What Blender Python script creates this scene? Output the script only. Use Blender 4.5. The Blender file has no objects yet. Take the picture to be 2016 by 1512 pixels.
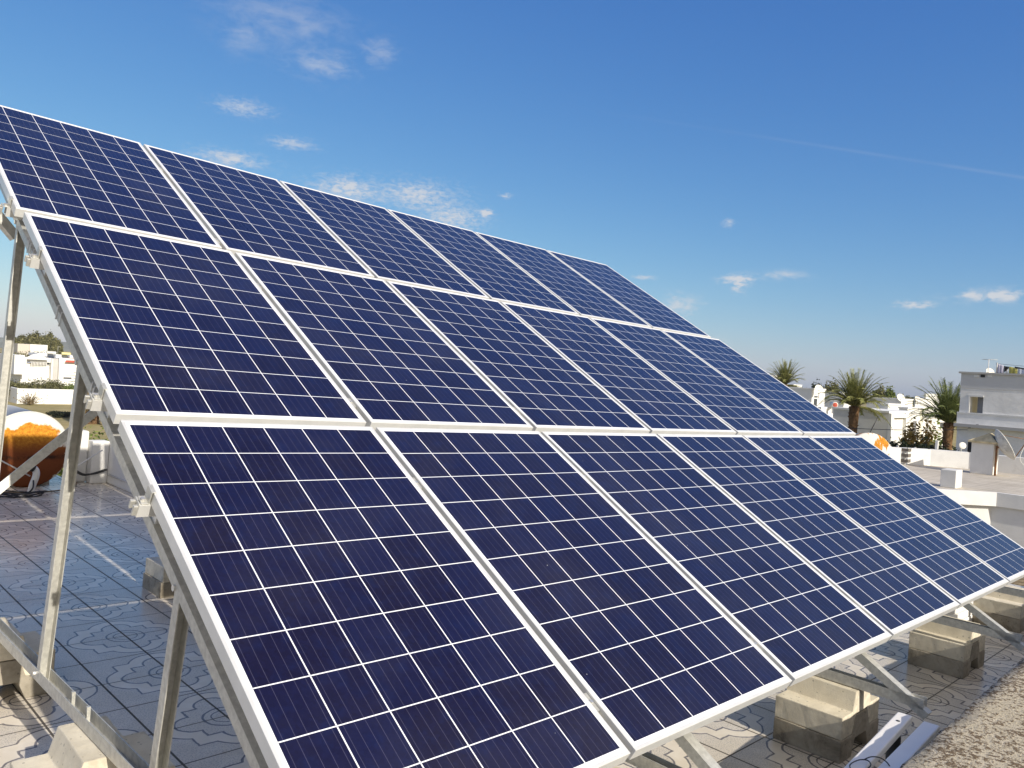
import bpy, bmesh, math, random
from mathutils import Vector, Matrix
R_ = math.radians
random.seed(7)
SC = bpy.context.scene
COL = SC.collection

# ------------------------------------------------------------------ camera
# roof frame: X along the panel rows, Y up-slope (level), Z normal to the roof, which drains 1.4 deg towards +X
MR = Matrix.Rotation(R_(1.42), 4, 'Y')
ZB = 0.57
F_PX, CX, CY = 1556.81, 1008.0, 756.0
CAM_R = Vector((-0.914, -1.324, 1.607))
CAX = (Vector((0.710348, -0.699823, 0.075185)), Vector((0.053168, -0.053163, -0.997169)), Vector((0.701839, 0.712335, -0.000556)))
cam_d = bpy.data.cameras.new("Camera")
cam = bpy.data.objects.new("Camera", cam_d)
COL.objects.link(cam)
m3 = Matrix((CAX[0], -CAX[1], -CAX[2])).transposed()
cam.matrix_world = MR @ (Matrix.Translation(CAM_R) @ m3.to_4x4())
cam_d.sensor_width = 36.0
cam_d.lens = F_PX / 2016.0 * 36.0
cam_d.clip_end = 9000.0
SC.camera = cam
CAM_W = MR @ CAM_R

def ray_r(x, y):
    a, b = (x - CX) / F_PX, (y - CY) / F_PX
    return CAX[0] * a + CAX[1] * b + CAX[2]
def ray_w(x, y):
    return MR.to_3x3() @ ray_r(x, y)
def at(x, y, ax, val):
    """world point where the sight line of a photo pixel meets the plane axis=val"""
    r = ray_w(x, y)
    return CAM_W + r * ((val - CAM_W[ax]) / r[ax])
def at_r(x, y, ax, val):
    r = ray_r(x, y)
    return CAM_R + r * ((val - CAM_R[ax]) / r[ax])

# ------------------------------------------------------------------ sun, sky, exposure
SUN_TO = (MR.to_3x3() @ Vector((-0.145, -1.85, 1.0))).normalized()
sun_d = bpy.data.lights.new("Sun", 'SUN')
sun_d.energy = 3.7
sun_d.angle = R_(0.53)
sun_d.color = (1.0, 0.935, 0.82)
sun = bpy.data.objects.new("Sun", sun_d)
COL.objects.link(sun)
sun.rotation_euler = SUN_TO.to_track_quat('Z', 'Y').to_euler()
sun.location = (-3, -30, 25)
SUN_EL = math.asin(SUN_TO.z)
SUN_AZ = math.atan2(SUN_TO.x, SUN_TO.y)

W = bpy.data.worlds.new("World")
SC.world = W
W.use_nodes = True
wn = W.node_tree
wn.nodes.clear()
class NB:
    """small node builder: sockets or numbers in, sockets out"""
    def __init__(s, tree): s.t = tree
    def n(s, typ, **kw):
        x = s.t.nodes.new(typ)
        for k, v in kw.items(): setattr(x, k, v)
        return x
    def put(s, sock, v):
        if isinstance(v, bpy.types.NodeSocket): s.t.links.new(v, sock)
        elif v is not None:
            sock.default_value = v
    def m(s, op, a, b=None, c=None, clamp=False):
        x = s.n('ShaderNodeMath', operation=op); x.use_clamp = clamp
        s.put(x.inputs[0], a); s.put(x.inputs[1], b); s.put(x.inputs[2], c)
        return x.outputs[0]
    def v(s, op, a, b=None, out=0):
        x = s.n('ShaderNodeVectorMath', operation=op)
        s.put(x.inputs[0], a); s.put(x.inputs[1], b)
        return x.outputs['Value'] if op in ('DOT_PRODUCT', 'LENGTH', 'DISTANCE') else x.outputs[0]
    def mix(s, f, a, b):
        x = s.n('ShaderNodeMix', data_type='RGBA')
        s.put(x.inputs[0], f); s.put(x.inputs[6], a); s.put(x.inputs[7], b)
        return x.outputs[2]
    def noise(s, vec, scale, detail=4, rough=0.55, dist=0.0):
        x = s.n('ShaderNodeTexNoise')
        s.put(x.inputs['Vector'], vec); x.inputs['Scale'].default_value = scale
        x.inputs['Detail'].default_value = detail; x.inputs['Roughness'].default_value = rough
        x.inputs['Distortion'].default_value = dist
        return x.outputs[0]
    def ramp(s, f, lo, hi, clamp=True):
        x = s.n('ShaderNodeMapRange'); x.clamp = clamp; x.interpolation_type = 'SMOOTHSTEP'
        s.put(x.inputs[0], f); s.put(x.inputs[1], lo); s.put(x.inputs[2], hi)
        return x.outputs[0]
    def xyz(s, v):
        x = s.n('ShaderNodeSeparateXYZ'); s.put(x.inputs[0], v); return x.outputs
    def com(s, a, b, c):
        x = s.n('ShaderNodeCombineXYZ'); s.put(x.inputs[0], a); s.put(x.inputs[1], b); s.put(x.inputs[2], c); return x.outputs[0]
wb = NB(wn)
sky = wb.n('ShaderNodeTexSky', sky_type='NISHITA')
sky.sun_disc = False
sky.sun_elevation = SUN_EL
sky.sun_rotation = SUN_AZ
sky.altitude = 0.0
sky.air_density = 1.0
sky.dust_density = 0.5
sky.ozone_density = 6.0
wdir = wb.n('ShaderNodeTexCoord').outputs['Generated']
# thin broken cumulus and cirrus scraps: (photo bearing, half width, half height in degrees, density, noise scale)
CLOUDS = [(560, 40, 4.4, 1.7, .26, 26), (630, 128, 2.3, 1.0, .34, 50), (742, 98, 1.4, 1.1, .28, 50), (480, 70, 1.6, 1.2, .22, 40),
          (680, 372, 2.6, 1.0, .85, 60), (820, 385, 3.4, 1.1, .72, 70), (890, 430, 2.6, 1.1, .72, 80), (957, 420, .55, .32, 1.3, 60), (995, 385, .5, .2, .8, 70),
          (450, 312, 2.4, .6, .75, 60), (575, 282, 1.8, .45, .5, 70), (480, 212, 2.0, .6, .5, 80),
          (1452, 551, 1.25, .42, 1.15, 60), (1452, 566, .5, .5, .8, 60), (1540, 541, 2.0, .35, .5, 50), (1335, 600, 1.7, .8, .75, 50),
          (1400, 668, 1.0, .4, .6, 50), (1965, 582, 2.4, .42, 1.4, 46), (1800, 600, 1.2, .28, 1.0, 60), (1435, 439, .5, .35, .55, 60), (1268, 546, 1.0, .18, .6, 60)]
zen = Vector((0, 0, 1))
tot = None
nz = {}
for (cx_, cy_, hw, hh, den, sc_) in CLOUDS:
    d = ray_w(cx_, cy_).normalized()
    rt = d.cross(zen).normalized(); upv = rt.cross(d).normalized()
    a = wb.v('DOT_PRODUCT', wdir, tuple(rt / math.radians(hw)))
    b = wb.v('DOT_PRODUCT', wdir, tuple(upv / math.radians(hh)))
    r2 = wb.m('ADD', wb.m('MULTIPLY', a, a), wb.m('MULTIPLY', b, b))
    fr = wb.m('GREATER_THAN', wb.v('DOT_PRODUCT', wdir, tuple(d)), 0.5)
    g = wb.m('MULTIPLY', wb.m('EXPONENT', wb.m('MULTIPLY', r2, -0.9)), fr)
    if sc_ not in nz:
        st = wb.v('MULTIPLY', wdir, (1.0, 1.0, 2.3))
        nz[sc_] = wb.noise(st, sc_ * (1.7 if sc_ >= 60 else 1), 6, .62, .4)
    k = wb.m('MULTIPLY', wb.ramp(wb.m('ADD', nz[sc_], wb.m('MULTIPLY', g, .30)), .50, .98), wb.m('MULTIPLY', g, den * 1.25))
    tot = k if tot is None else wb.m('ADD', tot, k)
# a fading vapour trail: a thin great-circle band
d0, d1 = ray_w(1090, 205).normalized(), ray_w(2030, 352).normalized()
nrm = d0.cross(d1).normalized(); mid = (d0 + d1).normalized(); tan = nrm.cross(mid).normalized()
dist = wb.m('ABSOLUTE', wb.v('DOT_PRODUCT', wdir, tuple(nrm)))
trail = wb.m('EXPONENT', wb.m('MULTIPLY', wb.m('MULTIPLY', dist, dist), -1 / (0.0017 ** 2)))
s_ = wb.v('DOT_PRODUCT', wdir, tuple(tan))
side = 1 if d1.dot(tan) > 0 else -1
along = wb.ramp(wb.m('MULTIPLY', s_, side), -0.30, 0.22)
trail = wb.m('MULTIPLY', wb.m('MULTIPLY', trail, along), wb.ramp(wb.noise(wdir, 9, 3), .15, .60))
trail = wb.m('MULTIPLY', trail, wb.m('GREATER_THAN', wb.v('DOT_PRODUCT', wdir, tuple(mid)), 0.5))
tot = wb.m('ADD', tot, wb.m('MULTIPLY', trail, .085))
cov = wb.m('MINIMUM', tot, .88)
# the camera's colour response to the sky, per channel
sr_, sg_, sb_ = wb.xyz(sky.outputs[0])
EXPO = 0.5
kx_ = 10.0 / 2 ** EXPO
graded = wb.com(wb.m('MULTIPLY', wb.m('POWER', sr_, 1.24), .083 * kx_), wb.m('MULTIPLY', wb.m('POWER', sg_, .934), .125 * kx_), wb.m('MULTIPLY', wb.m('POWER', sb_, .498), .288 * kx_))
skycol = wb.mix(cov, graded, (.66 * kx_, .68 * kx_, .72 * kx_, 1))
# warm fill added to the unseen sky behind and left of the camera, lifting shade
bx_, by_, bz_ = wb.xyz(wdir)
west = wb.m('MULTIPLY', wb.ramp(wb.m('MULTIPLY', bx_, -1), .12, .5), wb.m('MULTIPLY', .16, wb.m('SUBTRACT', 1, wb.ramp(bz_, .45, .8))))
sky_fill = wb.m('MULTIPLY', wb.m('MAXIMUM', west, wb.ramp(wb.m('MULTIPLY', by_, -1), -.02, .40)), wb.m('ADD', .40, wb.m('MULTIPLY', wb.ramp(wb.noise(wdir, 3.2, 5, .6), .35, .65), .5)))
skycol = wb.mix(sky_fill, skycol, (.98 * kx_, .86 * kx_, .68 * kx_, 1))
bg = wb.n('ShaderNodeBackground')
bg.inputs[1].default_value = 0.1
wn.links.new(skycol, bg.inputs[0])
wo = wb.n('ShaderNodeOutputWorld')
wn.links.new(bg.outputs[0], wo.inputs[0])

SC.view_settings.view_transform = 'Standard'
SC.view_settings.look = 'None'
SC.view_settings.exposure = EXPO
SC.view_settings.gamma = 1.0
SC.view_settings.use_curve_mapping = False
SC.cycles.max_bounces = 8

# ------------------------------------------------------------------ object helpers
def tag(o, label=None, cat=None, group=None, kind=None):
    if label: o['label'] = label
    if cat: o['category'] = cat
    if group: o['group'] = group
    if kind: o['kind'] = kind
    return o
def thing(name, label, cat, mw=None, group=None):
    o = bpy.data.objects.new(name, None)
    o.empty_display_size = .1
    COL.objects.link(o)
    if mw is not None: o.matrix_world = mw
    return tag(o, label, cat, group)
def T(x, y, z): return Matrix.Translation((x, y, z))
def Rz(a): return Matrix.Rotation(a, 4, 'Z')
class MB:
    def __init__(s): s.v = []; s.f = []; s.mi = []; s.cur = 0; s.smooth = []
    def add(s, vs, fs, smooth=False):
        o = len(s.v); s.v += [tuple(p) for p in vs]
        for f in fs: s.f.append([o + i for i in f]); s.mi.append(s.cur); s.smooth.append(smooth)
        return s
    def box(s, lo, hi, M=None):
        x0, y0, z0 = lo; x1, y1, z1 = hi
        vs = [Vector(p) for p in ((x0, y0, z0), (x1, y0, z0), (x1, y1, z0), (x0, y1, z0), (x0, y0, z1), (x1, y0, z1), (x1, y1, z1), (x0, y1, z1))]
        if M is not None: vs = [M @ p for p in vs]
        return s.add(vs, [(3, 2, 1, 0), (4, 5, 6, 7), (0, 1, 5, 4), (1, 2, 6, 5), (2, 3, 7, 6), (3, 0, 4, 7)])
    def prism(s, poly, d0, d1, M):
        """poly in local xy, extruded along local z from d0 to d1, mapped by M"""
        n = len(poly)
        vs = [M @ Vector((p[0], p[1], d0)) for p in poly] + [M @ Vector((p[0], p[1], d1)) for p in poly]
        fs = [tuple(reversed(range(n))), tuple(range(n, 2 * n))]
        for i in range(n):
            j = (i + 1) % n
            fs.append((i, j, n + j, n + i))
        return s.add(vs, fs)
    def sweep(s, p0, p1, poly, upv):
        """closed profile poly (a=side, b=up) swept from p0 to p1"""
        p0 = Vector(p0); p1 = Vector(p1); z = (p1 - p0).normalized()
        x = Vector(upv).cross(z).normalized(); y = z.cross(x).normalized()
        M = Matrix((x, y, z)).transposed().to_4x4(); M.translation = p0
        return s.prism(poly, 0, (p1 - p0).length, M)
    def tube(s, pts, r, n=8, smooth=True, caps=True):
        pts = [Vector(p) for p in pts]; rs = r if isinstance(r, (list, tuple)) else [r] * len(pts)
        vs = []; fs = []; prev = None
        for i, p in enumerate(pts):
            d = (pts[min(i + 1, len(pts) - 1)] - pts[max(i - 1, 0)]).normalized()
            if prev is None:
                a = d.orthogonal().normalized()
            else:
                a = (prev - d * prev.dot(d)).normalized()
            prev = a; b = d.cross(a)
            for k in range(n):
                t = 2 * math.pi * k / n
                vs.append(p + (a * math.cos(t) + b * math.sin(t)) * rs[i])
        for i in range(len(pts) - 1):
            for k in range(n):
                fs.append((i * n + k, i * n + (k + 1) % n, (i + 1) * n + (k + 1) % n, (i + 1) * n + k))
        s.add(vs, fs, smooth)
        if caps:
            o = len(s.v) - len(vs)
            s.f.append([o + k for k in reversed(range(n))]); s.mi.append(s.cur); s.smooth.append(False)
            s.f.append([o + (len(pts) - 1) * n + k for k in range(n)]); s.mi.append(s.cur); s.smooth.append(False)
        return s
    def lathe(s, prof, M, n=32, smooth=True):
        """prof: (radius, height) pairs about local z"""
        vs = []; fs = []
        for (r, h) in prof:
            for k in range(n):
                t = 2 * math.pi * k / n
                vs.append(M @ Vector((r * math.cos(t), r * math.sin(t), h)))
        for i in range(len(prof) - 1):
            for k in range(n):
                fs.append((i * n + k, i * n + (k + 1) % n, (i + 1) * n + (k + 1) % n, (i + 1) * n + k))
        return s.add(vs, fs, smooth)
    def build(s, name, mats, parent=None, mw=None, bevel=0, seg=2):
        me = bpy.data.meshes.new(name)
        me.from_pydata(s.v, [], s.f)
        if not isinstance(mats, (list, tuple)): mats = [mats]
        for m in mats: me.materials.append(m)
        me.polygons.foreach_set('material_index', s.mi)
        me.polygons.foreach_set('use_smooth', s.smooth)
        me.update()
        o = bpy.data.objects.new(name, me)
        COL.objects.link(o)
        if parent is not None: o.parent = parent
        elif mw is not None: o.matrix_world = mw
        if bevel:
            b = o.modifiers.new('bevel', 'BEVEL'); b.width = bevel; b.segments = seg; b.limit_method = 'ANGLE'; b.angle_limit = R_(35)
        return o
def dup(o, parent=None):
    c = o.copy(); COL.objects.link(c)
    if parent is not None:
        c.parent = parent; c.matrix_parent_inverse = o.matrix_parent_inverse.copy()
    for ch in list(o.children): dup(ch, c)
    return c

# ------------------------------------------------------------------ materials
def mat(name, col, rough=.6, metal=0.0, spec=.5, vary=.0, vscale=6.0, bump=0.0, bscale=60.0, stain=None):
    """plain surface with a little mottling; stain = (colour, scale, low, high)"""
    m = bpy.data.materials.new(name); m.use_nodes = True
    b = NB(m.node_tree); p = m.node_tree.nodes['Principled BSDF']
    p.inputs['Roughness'].default_value = rough; p.inputs['Metallic'].default_value = metal
    p.inputs['Specular IOR Level'].default_value = spec
    c = (*col, 1)
    obv = b.n('ShaderNodeTexCoord').outputs['Object']
    if vary:
        n = b.noise(obv, vscale, 5, .6)
        lo = tuple(x * (1 - vary) for x in col) + (1,); hi = tuple(min(1, x * (1 + vary)) for x in col) + (1,)
        c = b.mix(b.ramp(n, .3, .7), lo, hi)
    if stain:
        sc, ss, lo, hi = stain
        c = b.mix(b.ramp(b.noise(obv, ss, 7, .65, .3), lo, hi), c, (*sc, 1))
    if vary or stain: m.node_tree.links.new(c, p.inputs['Base Color'])
    else: p.inputs['Base Color'].default_value = c
    if bump:
        bn = b.n('ShaderNodeBump'); bn.inputs['Strength'].default_value = bump; bn.inputs['Distance'].default_value = .01
        m.node_tree.links.new(b.noise(obv, bscale, 4, .6), bn.inputs['Height'])
        m.node_tree.links.new(bn.outputs[0], p.inputs['Normal'])
    return m
M_ALU = mat('anodised aluminium', (.73, .725, .70), .42, .25, vary=.05, vscale=9)
M_GALV = mat('galvanised steel', (.55, .54, .495), .48, .45, vary=.14, vscale=45, bump=.05, bscale=90, stain=((.33, .32, .29), 5, .55, .8))
M_BOLT = mat('zinc bolt', (.66, .65, .62), .35, .7)
M_TIE = mat('white nylon', (.72, .71, .68), .5)
def conc_mat(name, c0, c1, st, lo, hi):
    m = bpy.data.materials.new(name); m.use_nodes = True
    b = NB(m.node_tree); p = m.node_tree.nodes['Principled BSDF']
    o = b.v('ADD', b.n('ShaderNodeTexCoord').outputs['Object'], b.com(b.m('MULTIPLY', b.n('ShaderNodeObjectInfo').outputs['Random'], 13), 0, 0))
    c = b.mix(b.ramp(b.noise(o, 8, 6, .65), .3, .7), (*c0, 1), (*c1, 1))
    c = b.mix(b.m('MULTIPLY', b.ramp(b.noise(o, 5.0, 8, .72, .4), lo, hi), .8), c, (*st, 1))
    vo = b.n('ShaderNodeTexVoronoi'); vo.inputs['Scale'].default_value = 62; m.node_tree.links.new(o, vo.inputs['Vector'])
    rc = b.xyz(vo.outputs['Color'])
    pit = b.m('MULTIPLY', b.m('LESS_THAN', vo.outputs['Distance'], b.m('MULTIPLY', rc[1], .34)), b.m('GREATER_THAN', rc[0], .72))
    c = b.mix(b.m('MULTIPLY', pit, .5), c, tuple(x * .35 for x in c0) + (1,))
    ge = b.n('ShaderNodeNewGeometry')
    wear = b.ramp(b.m('ADD', ge.outputs['Pointiness'], b.m('MULTIPLY', b.m('SUBTRACT', b.noise(o, 30, 4), .5), .10)), .535, .58)
    c = b.mix(b.m('MULTIPLY', wear, .35), c, (.16, .135, .10, 1))
    m.node_tree.links.new(c, p.inputs['Base Color']); p.inputs['Roughness'].default_value = .95; p.inputs['Specular IOR Level'].default_value = .15
    bn = b.n('ShaderNodeBump'); bn.inputs['Strength'].default_value = .5; bn.inputs['Distance'].default_value = .006
    h = b.m('SUBTRACT', b.m('ADD', b.m('MULTIPLY', b.noise(o, 160, 4, .7), .5), b.m('MULTIPLY', b.noise(o, 25, 3), .4)), b.m('MULTIPLY', pit, .8))
    m.node_tree.links.new(h, bn.inputs['Height']); m.node_tree.links.new(bn.outputs[0], p.inputs['Normal'])
    return m
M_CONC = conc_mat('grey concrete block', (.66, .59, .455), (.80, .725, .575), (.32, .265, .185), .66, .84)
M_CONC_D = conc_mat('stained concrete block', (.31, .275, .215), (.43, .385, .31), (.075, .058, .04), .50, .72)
M_WHITE = mat('white lime wash', (.78, .765, .73), .85, 0, .2, vary=.05, vscale=2.5, bump=.15, bscale=20, stain=((.50, .48, .44), 1.6, .60, .85))
M_WHITE_F = mat('white house wall', (.80, .79, .76), .85, 0, .2, vary=.04, vscale=.5, stain=((.62, .60, .56), .45, .60, .9))
M_GREYW = mat('rough grey render', (.86, .84, .805), .9, 0, .2, vary=.10, vscale=1.3, bump=.6, bscale=7, stain=((.70, .68, .65), .9, .5, .8))
M_DARK = mat('dark opening', (.02, .02, .022), .5)
M_BLACK = mat('black rubber', (.015, .015, .016), .45)
M_PVC = mat('pale plastic', (.66, .65, .62), .4)
M_WBAR = mat('white lacquered bar', (.90, .86, .79), .45, .0, .5, vary=.03, vscale=6)
M_RED = mat('red roof tile', (.52, .085, .045), .7, vary=.12, vscale=3)
M_GLASS = mat('dark window glass', (.05, .06, .075), .12, 0, .6)
M_BARK = mat('palm bark', (.145, .085, .045), .95, 0, .1, vary=.4, vscale=7, bump=.8, bscale=14)
M_WOOD = mat('tree bark', (.10, .075, .05), .95, 0, .1, vary=.3, vscale=4)
M_BEIGE = mat('pale tile roof water tank', (.62, .60, .55), .45)
M_YEL = mat('yellowed tank', (.62, .56, .26), .5)
M_RUSTPOLE = mat('rusty pole', (.26, .12, .045), .8, vary=.3, vscale=12)

def leafmat(name, c0, c1, sc):
    m = bpy.data.materials.new(name); m.use_nodes = True
    b = NB(m.node_tree); p = m.node_tree.nodes['Principled BSDF']
    p.inputs['Roughness'].default_value = .6; p.inputs['Specular IOR Level'].default_value = .25
    ge = b.n('ShaderNodeNewGeometry')
    f = b.m('ADD', b.m('MULTIPLY', ge.outputs['Random Per Island'], .6), b.m('MULTIPLY', b.noise(b.n('ShaderNodeTexCoord').outputs['Object'], sc, 3), .5))
    c = b.mix(b.ramp(f, .25, .85), (*c0, 1), (*c1, 1))
    m.node_tree.links.new(c, p.inputs['Base Color'])
    tr = b.n('ShaderNodeBsdfTranslucent'); m.node_tree.links.new(c, tr.inputs[0])
    mx = b.n('ShaderNodeMixShader'); mx.inputs[0].default_value = .30
    m.node_tree.links.new(p.outputs[0], mx.inputs[1]); m.node_tree.links.new(tr.outputs[0], mx.inputs[2])
    m.node_tree.links.new(mx.outputs[0], m.node_tree.nodes['Material Output'].inputs[0])
    return m
L_OLIVE = leafmat('olive foliage', (.075, .08, .028), (.26, .245, .105), .5)
L_GREEN = leafmat('green foliage', (.08, .115, .025), (.27, .32, .08), 1.2)
L_DARK = leafmat('dark conifer foliage', (.012, .022, .010), (.045, .06, .022), .6)
L_HEDGE = leafmat('clipped dark hedge', (.010, .016, .008), (.035, .045, .018), 1.2)
L_RUSSET = leafmat('russet shrub foliage', (.26, .155, .035), (.50, .36, .10), .9)
L_PALM = leafmat('palm frond', (.115, .135, .035), (.44, .43, .15), 1.0)
L_PALM2 = leafmat('shaded palm frond', (.08, .11, .03), (.32, .36, .12), 1.0)
L_DRY = leafmat('dry stalks', (.18, .13, .06), (.34, .26, .13), 2.0)

def panel_mat():
    m = bpy.data.materials.new('polycrystalline cells under glass'); m.use_nodes = True
    b = NB(m.node_tree); p = m.node_tree.nodes['Principled BSDF']
    o = b.n('ShaderNodeTexCoord').outputs['Object']
    x, y, _ = b.xyz(o)
    rnd = b.n('ShaderNodeObjectInfo').outputs['Random']
    u = b.m('DIVIDE', b.m('SUBTRACT', x, PMX), PCU); v = b.m('DIVIDE', b.m('SUBTRACT', y, PMY), PCV)
    iu, iv = b.m('FLOOR', u), b.m('FLOOR', v)
    fu, fv = b.m('SUBTRACT', u, iu), b.m('SUBTRACT', v, iv)
    eu = b.m('MULTIPLY', b.m('MINIMUM', fu, b.m('SUBTRACT', 1, fu)), PCU)
    ev = b.m('MULTIPLY', b.m('MINIMUM', fv, b.m('SUBTRACT', 1, fv)), PCV)
    gap = b.m('MAXIMUM', b.m('LESS_THAN', eu, .0020), b.m('LESS_THAN', ev, .0018))
    out = b.m('MAXIMUM', b.m('MAXIMUM', b.m('LESS_THAN', u, 0), b.m('GREATER_THAN', u, 6)), b.m('MAXIMUM', b.m('LESS_THAN', v, 0), b.m('GREATER_THAN', v, 10)))
    white = b.m('MAXIMUM', gap, out)
    # five thin bus bars per cell, running up the slope
    fb = b.m('FRACT', b.m('MULTIPLY', fu, 5))
    bus = b.m('LESS_THAN', b.m('MULTIPLY', b.m('ABSOLUTE', b.m('SUBTRACT', fb, .5)), PCU / 5), .00085)
    wn_ = b.n('ShaderNodeTexWhiteNoise', noise_dimensions='3D')
    m.node_tree.links.new(b.com(b.m('ADD', iu, b.m('MULTIPLY', rnd, 91)), iv, b.m('MULTIPLY', rnd, 37)), wn_.inputs['Vector'])
    cellv = wn_.outputs['Value']
    vo = b.n('ShaderNodeTexVoronoi'); vo.inputs['Scale'].default_value = 95
    m.node_tree.links.new(b.v('ADD', o, b.com(b.m('MULTIPLY', rnd, 7), 0, 0)), vo.inputs['Vector'])
    cr = b.xyz(vo.outputs['Color'])[0]
    base = b.mix(cellv, (.0086, .0056, .0185, 1), (.0088, .0092, .040, 1))
    patch = b.ramp(b.noise(b.v('ADD', o, b.com(0, b.m('MULTIPLY', rnd, 40), 0)), 13, 3, .6), .45, .72)
    base = b.mix(b.m('MULTIPLY', patch, .55), base, (.0075, .0125, .058, 1))
    base = b.mix(b.m('MULTIPLY', cr, .32), base, (.0100, .0110, .050, 1))
    base = b.mix(b.m('MULTIPLY', b.xyz(vo.outputs['Color'])[1], .28), base, (.0050, .0035, .012, 1))
    base = b.mix(b.m('MULTIPLY', bus, .26), base, (.17, .16, .24, 1))
    # dust flecks and a few droppings
    vd = b.n('ShaderNodeTexVoronoi'); vd.inputs['Scale'].default_value = 17
    m.node_tree.links.new(b.v('ADD', o, b.com(b.m('MULTIPLY', rnd, 31), b.m('MULTIPLY', rnd, 17), 0)), vd.inputs['Vector'])
    rc = b.xyz(vd.outputs['Color'])
    fleck = b.m('MULTIPLY', b.m('LESS_THAN', vd.outputs['Distance'], b.m('MULTIPLY', rc[1], .042)), b.m('GREATER_THAN', rc[0], .84))
    base = b.mix(b.m('MULTIPLY', fleck, .75), base, (.5, .5, .5, 1))
    base = b.mix(white, base, (.82, .82, .84, 1))
    dust = b.ramp(b.noise(b.v('ADD', o, b.com(0, 0, b.m('MULTIPLY', rnd, 20))), 2.2, 5, .6), .35, .8)
    base = b.mix(b.m('MULTIPLY', dust, .022), base, (.55, .52, .48, 1))
    m.node_tree.links.new(base, p.inputs['Base Color'])
    p.inputs['Roughness'].default_value = .5
    p.inputs['Specular IOR Level'].default_value = .1
    p.inputs['Coat Weight'].default_value = 1.0
    p.inputs['Coat IOR'].default_value = 1.34
    m.node_tree.links.new(b.m('ADD', .035, b.m('MULTIPLY', dust, .05)), p.inputs['Coat Roughness'])
    return m
PW, PH = .992, 1.636
PCU, PCV = .9515 / 6, 1.587 / 10
PMX, PMY = (PW - .9515) / 2, (PH - 1.587) / 2
M_CELL = panel_mat()

TX, TY, TP = .768, 4.023, .325
def tile_mat():
    m = bpy.data.materials.new('patterned ceramic floor tiles'); m.use_nodes = True
    b = NB(m.node_tree); p = m.node_tree.nodes['Principled BSDF']
    o = b.n('ShaderNodeTexCoord').outputs['Object']
    wob = b.n('ShaderNodeTexNoise'); m.node_tree.links.new(o, wob.inputs['Vector']); wob.inputs['Scale'].default_value = 22; wob.inputs['Detail'].default_value = 2
    ow = b.v('ADD', o, b.v('MULTIPLY', b.v('SUBTRACT', wob.outputs['Color'], (.5, .5, .5)), (.012, .012, 0)))
    x, y, _ = b.xyz(ow); xs, ys, _ = b.xyz(o)
    def per(c, c0, period):
        t = b.m('FRACT', b.m('ADD', b.m('DIVIDE', b.m('SUBTRACT', c, c0), period), .5))
        return b.m('ABSOLUTE', b.m('MULTIPLY', b.m('SUBTRACT', t, .5), period))
    qx, qy = per(x, TX, 2 * TP), per(y, TY, 2 * TP)
    gx = per(xs, TX, TP); gy = per(ys, TY, TP)
    def ln(a, c): return b.m('SQRT', b.m('ADD', b.m('MULTIPLY', a, a), b.m('MULTIPLY', c, c)))
    r = ln(qx, qy)
    dA = b.m('SUBTRACT', ln(b.m('SUBTRACT', qx, .150), qy), .078)
    dB = b.m('SUBTRACT', ln(qx, b.m('SUBTRACT', qy, .150)), .078)
    dC = b.m('SUBTRACT', b.m('MAXIMUM', qx, qy), .142)
    D = b.m('MINIMUM', b.m('MINIMUM', dA, dB), dC)
    def line(d, w): return b.m('SUBTRACT', 1, b.ramp(b.m('ABSOLUTE', d), w * .5, w))
    ln_all = line(D, .0068)
    for d, w in ((b.m('SUBTRACT', D, .068), .0062), (b.m('SUBTRACT', r, .062), .0045), (b.m('SUBTRACT', r, .098), .0068)):
        ln_all = b.m('MAXIMUM', ln_all, line(d, w))
    fill = b.m('MAXIMUM', b.m('LESS_THAN', D, 0), b.m('GREATER_THAN', D, .068))
    speck = b.ramp(b.noise(o, 150, 3, .7), .50, .60)
    marb = b.ramp(b.noise(o, 5, 5, .6, 1.2), .35, .75)
    base = b.mix(marb, (.79, .70, .565, 1), (.875, .79, .665, 1))
    base = b.mix(b.m('MULTIPLY', fill, b.m('ADD', .16, b.m('MULTIPLY', speck, .42))), base, (.21, .205, .22, 1))
    base = b.mix(b.m('MULTIPLY', ln_all, .78), base, (.050, .052, .085, 1))
    grout = b.m('MAXIMUM', b.m('LESS_THAN', gx, .0050), b.m('LESS_THAN', gy, .0036))
    base = b.mix(b.m('MULTIPLY', grout, .92), base, (.05, .042, .034, 1))
    dirt = b.ramp(b.noise(o, 1.3, 6, .65), .48, .8)
    base = b.mix(b.m('MULTIPLY', dirt, .24), base, (.27, .22, .165, 1))
    edge = b.m('MULTIPLY', b.m('LESS_THAN', b.m('MINIMUM', gx, gy), .02), b.ramp(b.noise(o, 40, 3), .5, .75))
    base = b.mix(b.m('MULTIPLY', edge, .22), base, (.16, .12, .08, 1))
    m.node_tree.links.new(base, p.inputs['Base Color'])
    rg = b.m('ADD', .21, b.m('ADD', b.m('MULTIPLY', dirt, .16), b.m('MULTIPLY', grout, .5)))
    m.node_tree.links.new(rg, p.inputs['Roughness'])
    p.inputs['Specular IOR Level'].default_value = .27
    bn = b.n('ShaderNodeBump'); bn.inputs['Strength'].default_value = .35; bn.inputs['Distance'].default_value = .002
    m.node_tree.links.new(b.m('ADD', b.m('MULTIPLY', b.noise(o, 9, 2), .8), b.m('MULTIPLY', grout, -.6)), bn.inputs['Height'])
    m.node_tree.links.new(bn.outputs[0], p.inputs['Normal'])
    return m
M_TILE = tile_mat()

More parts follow.
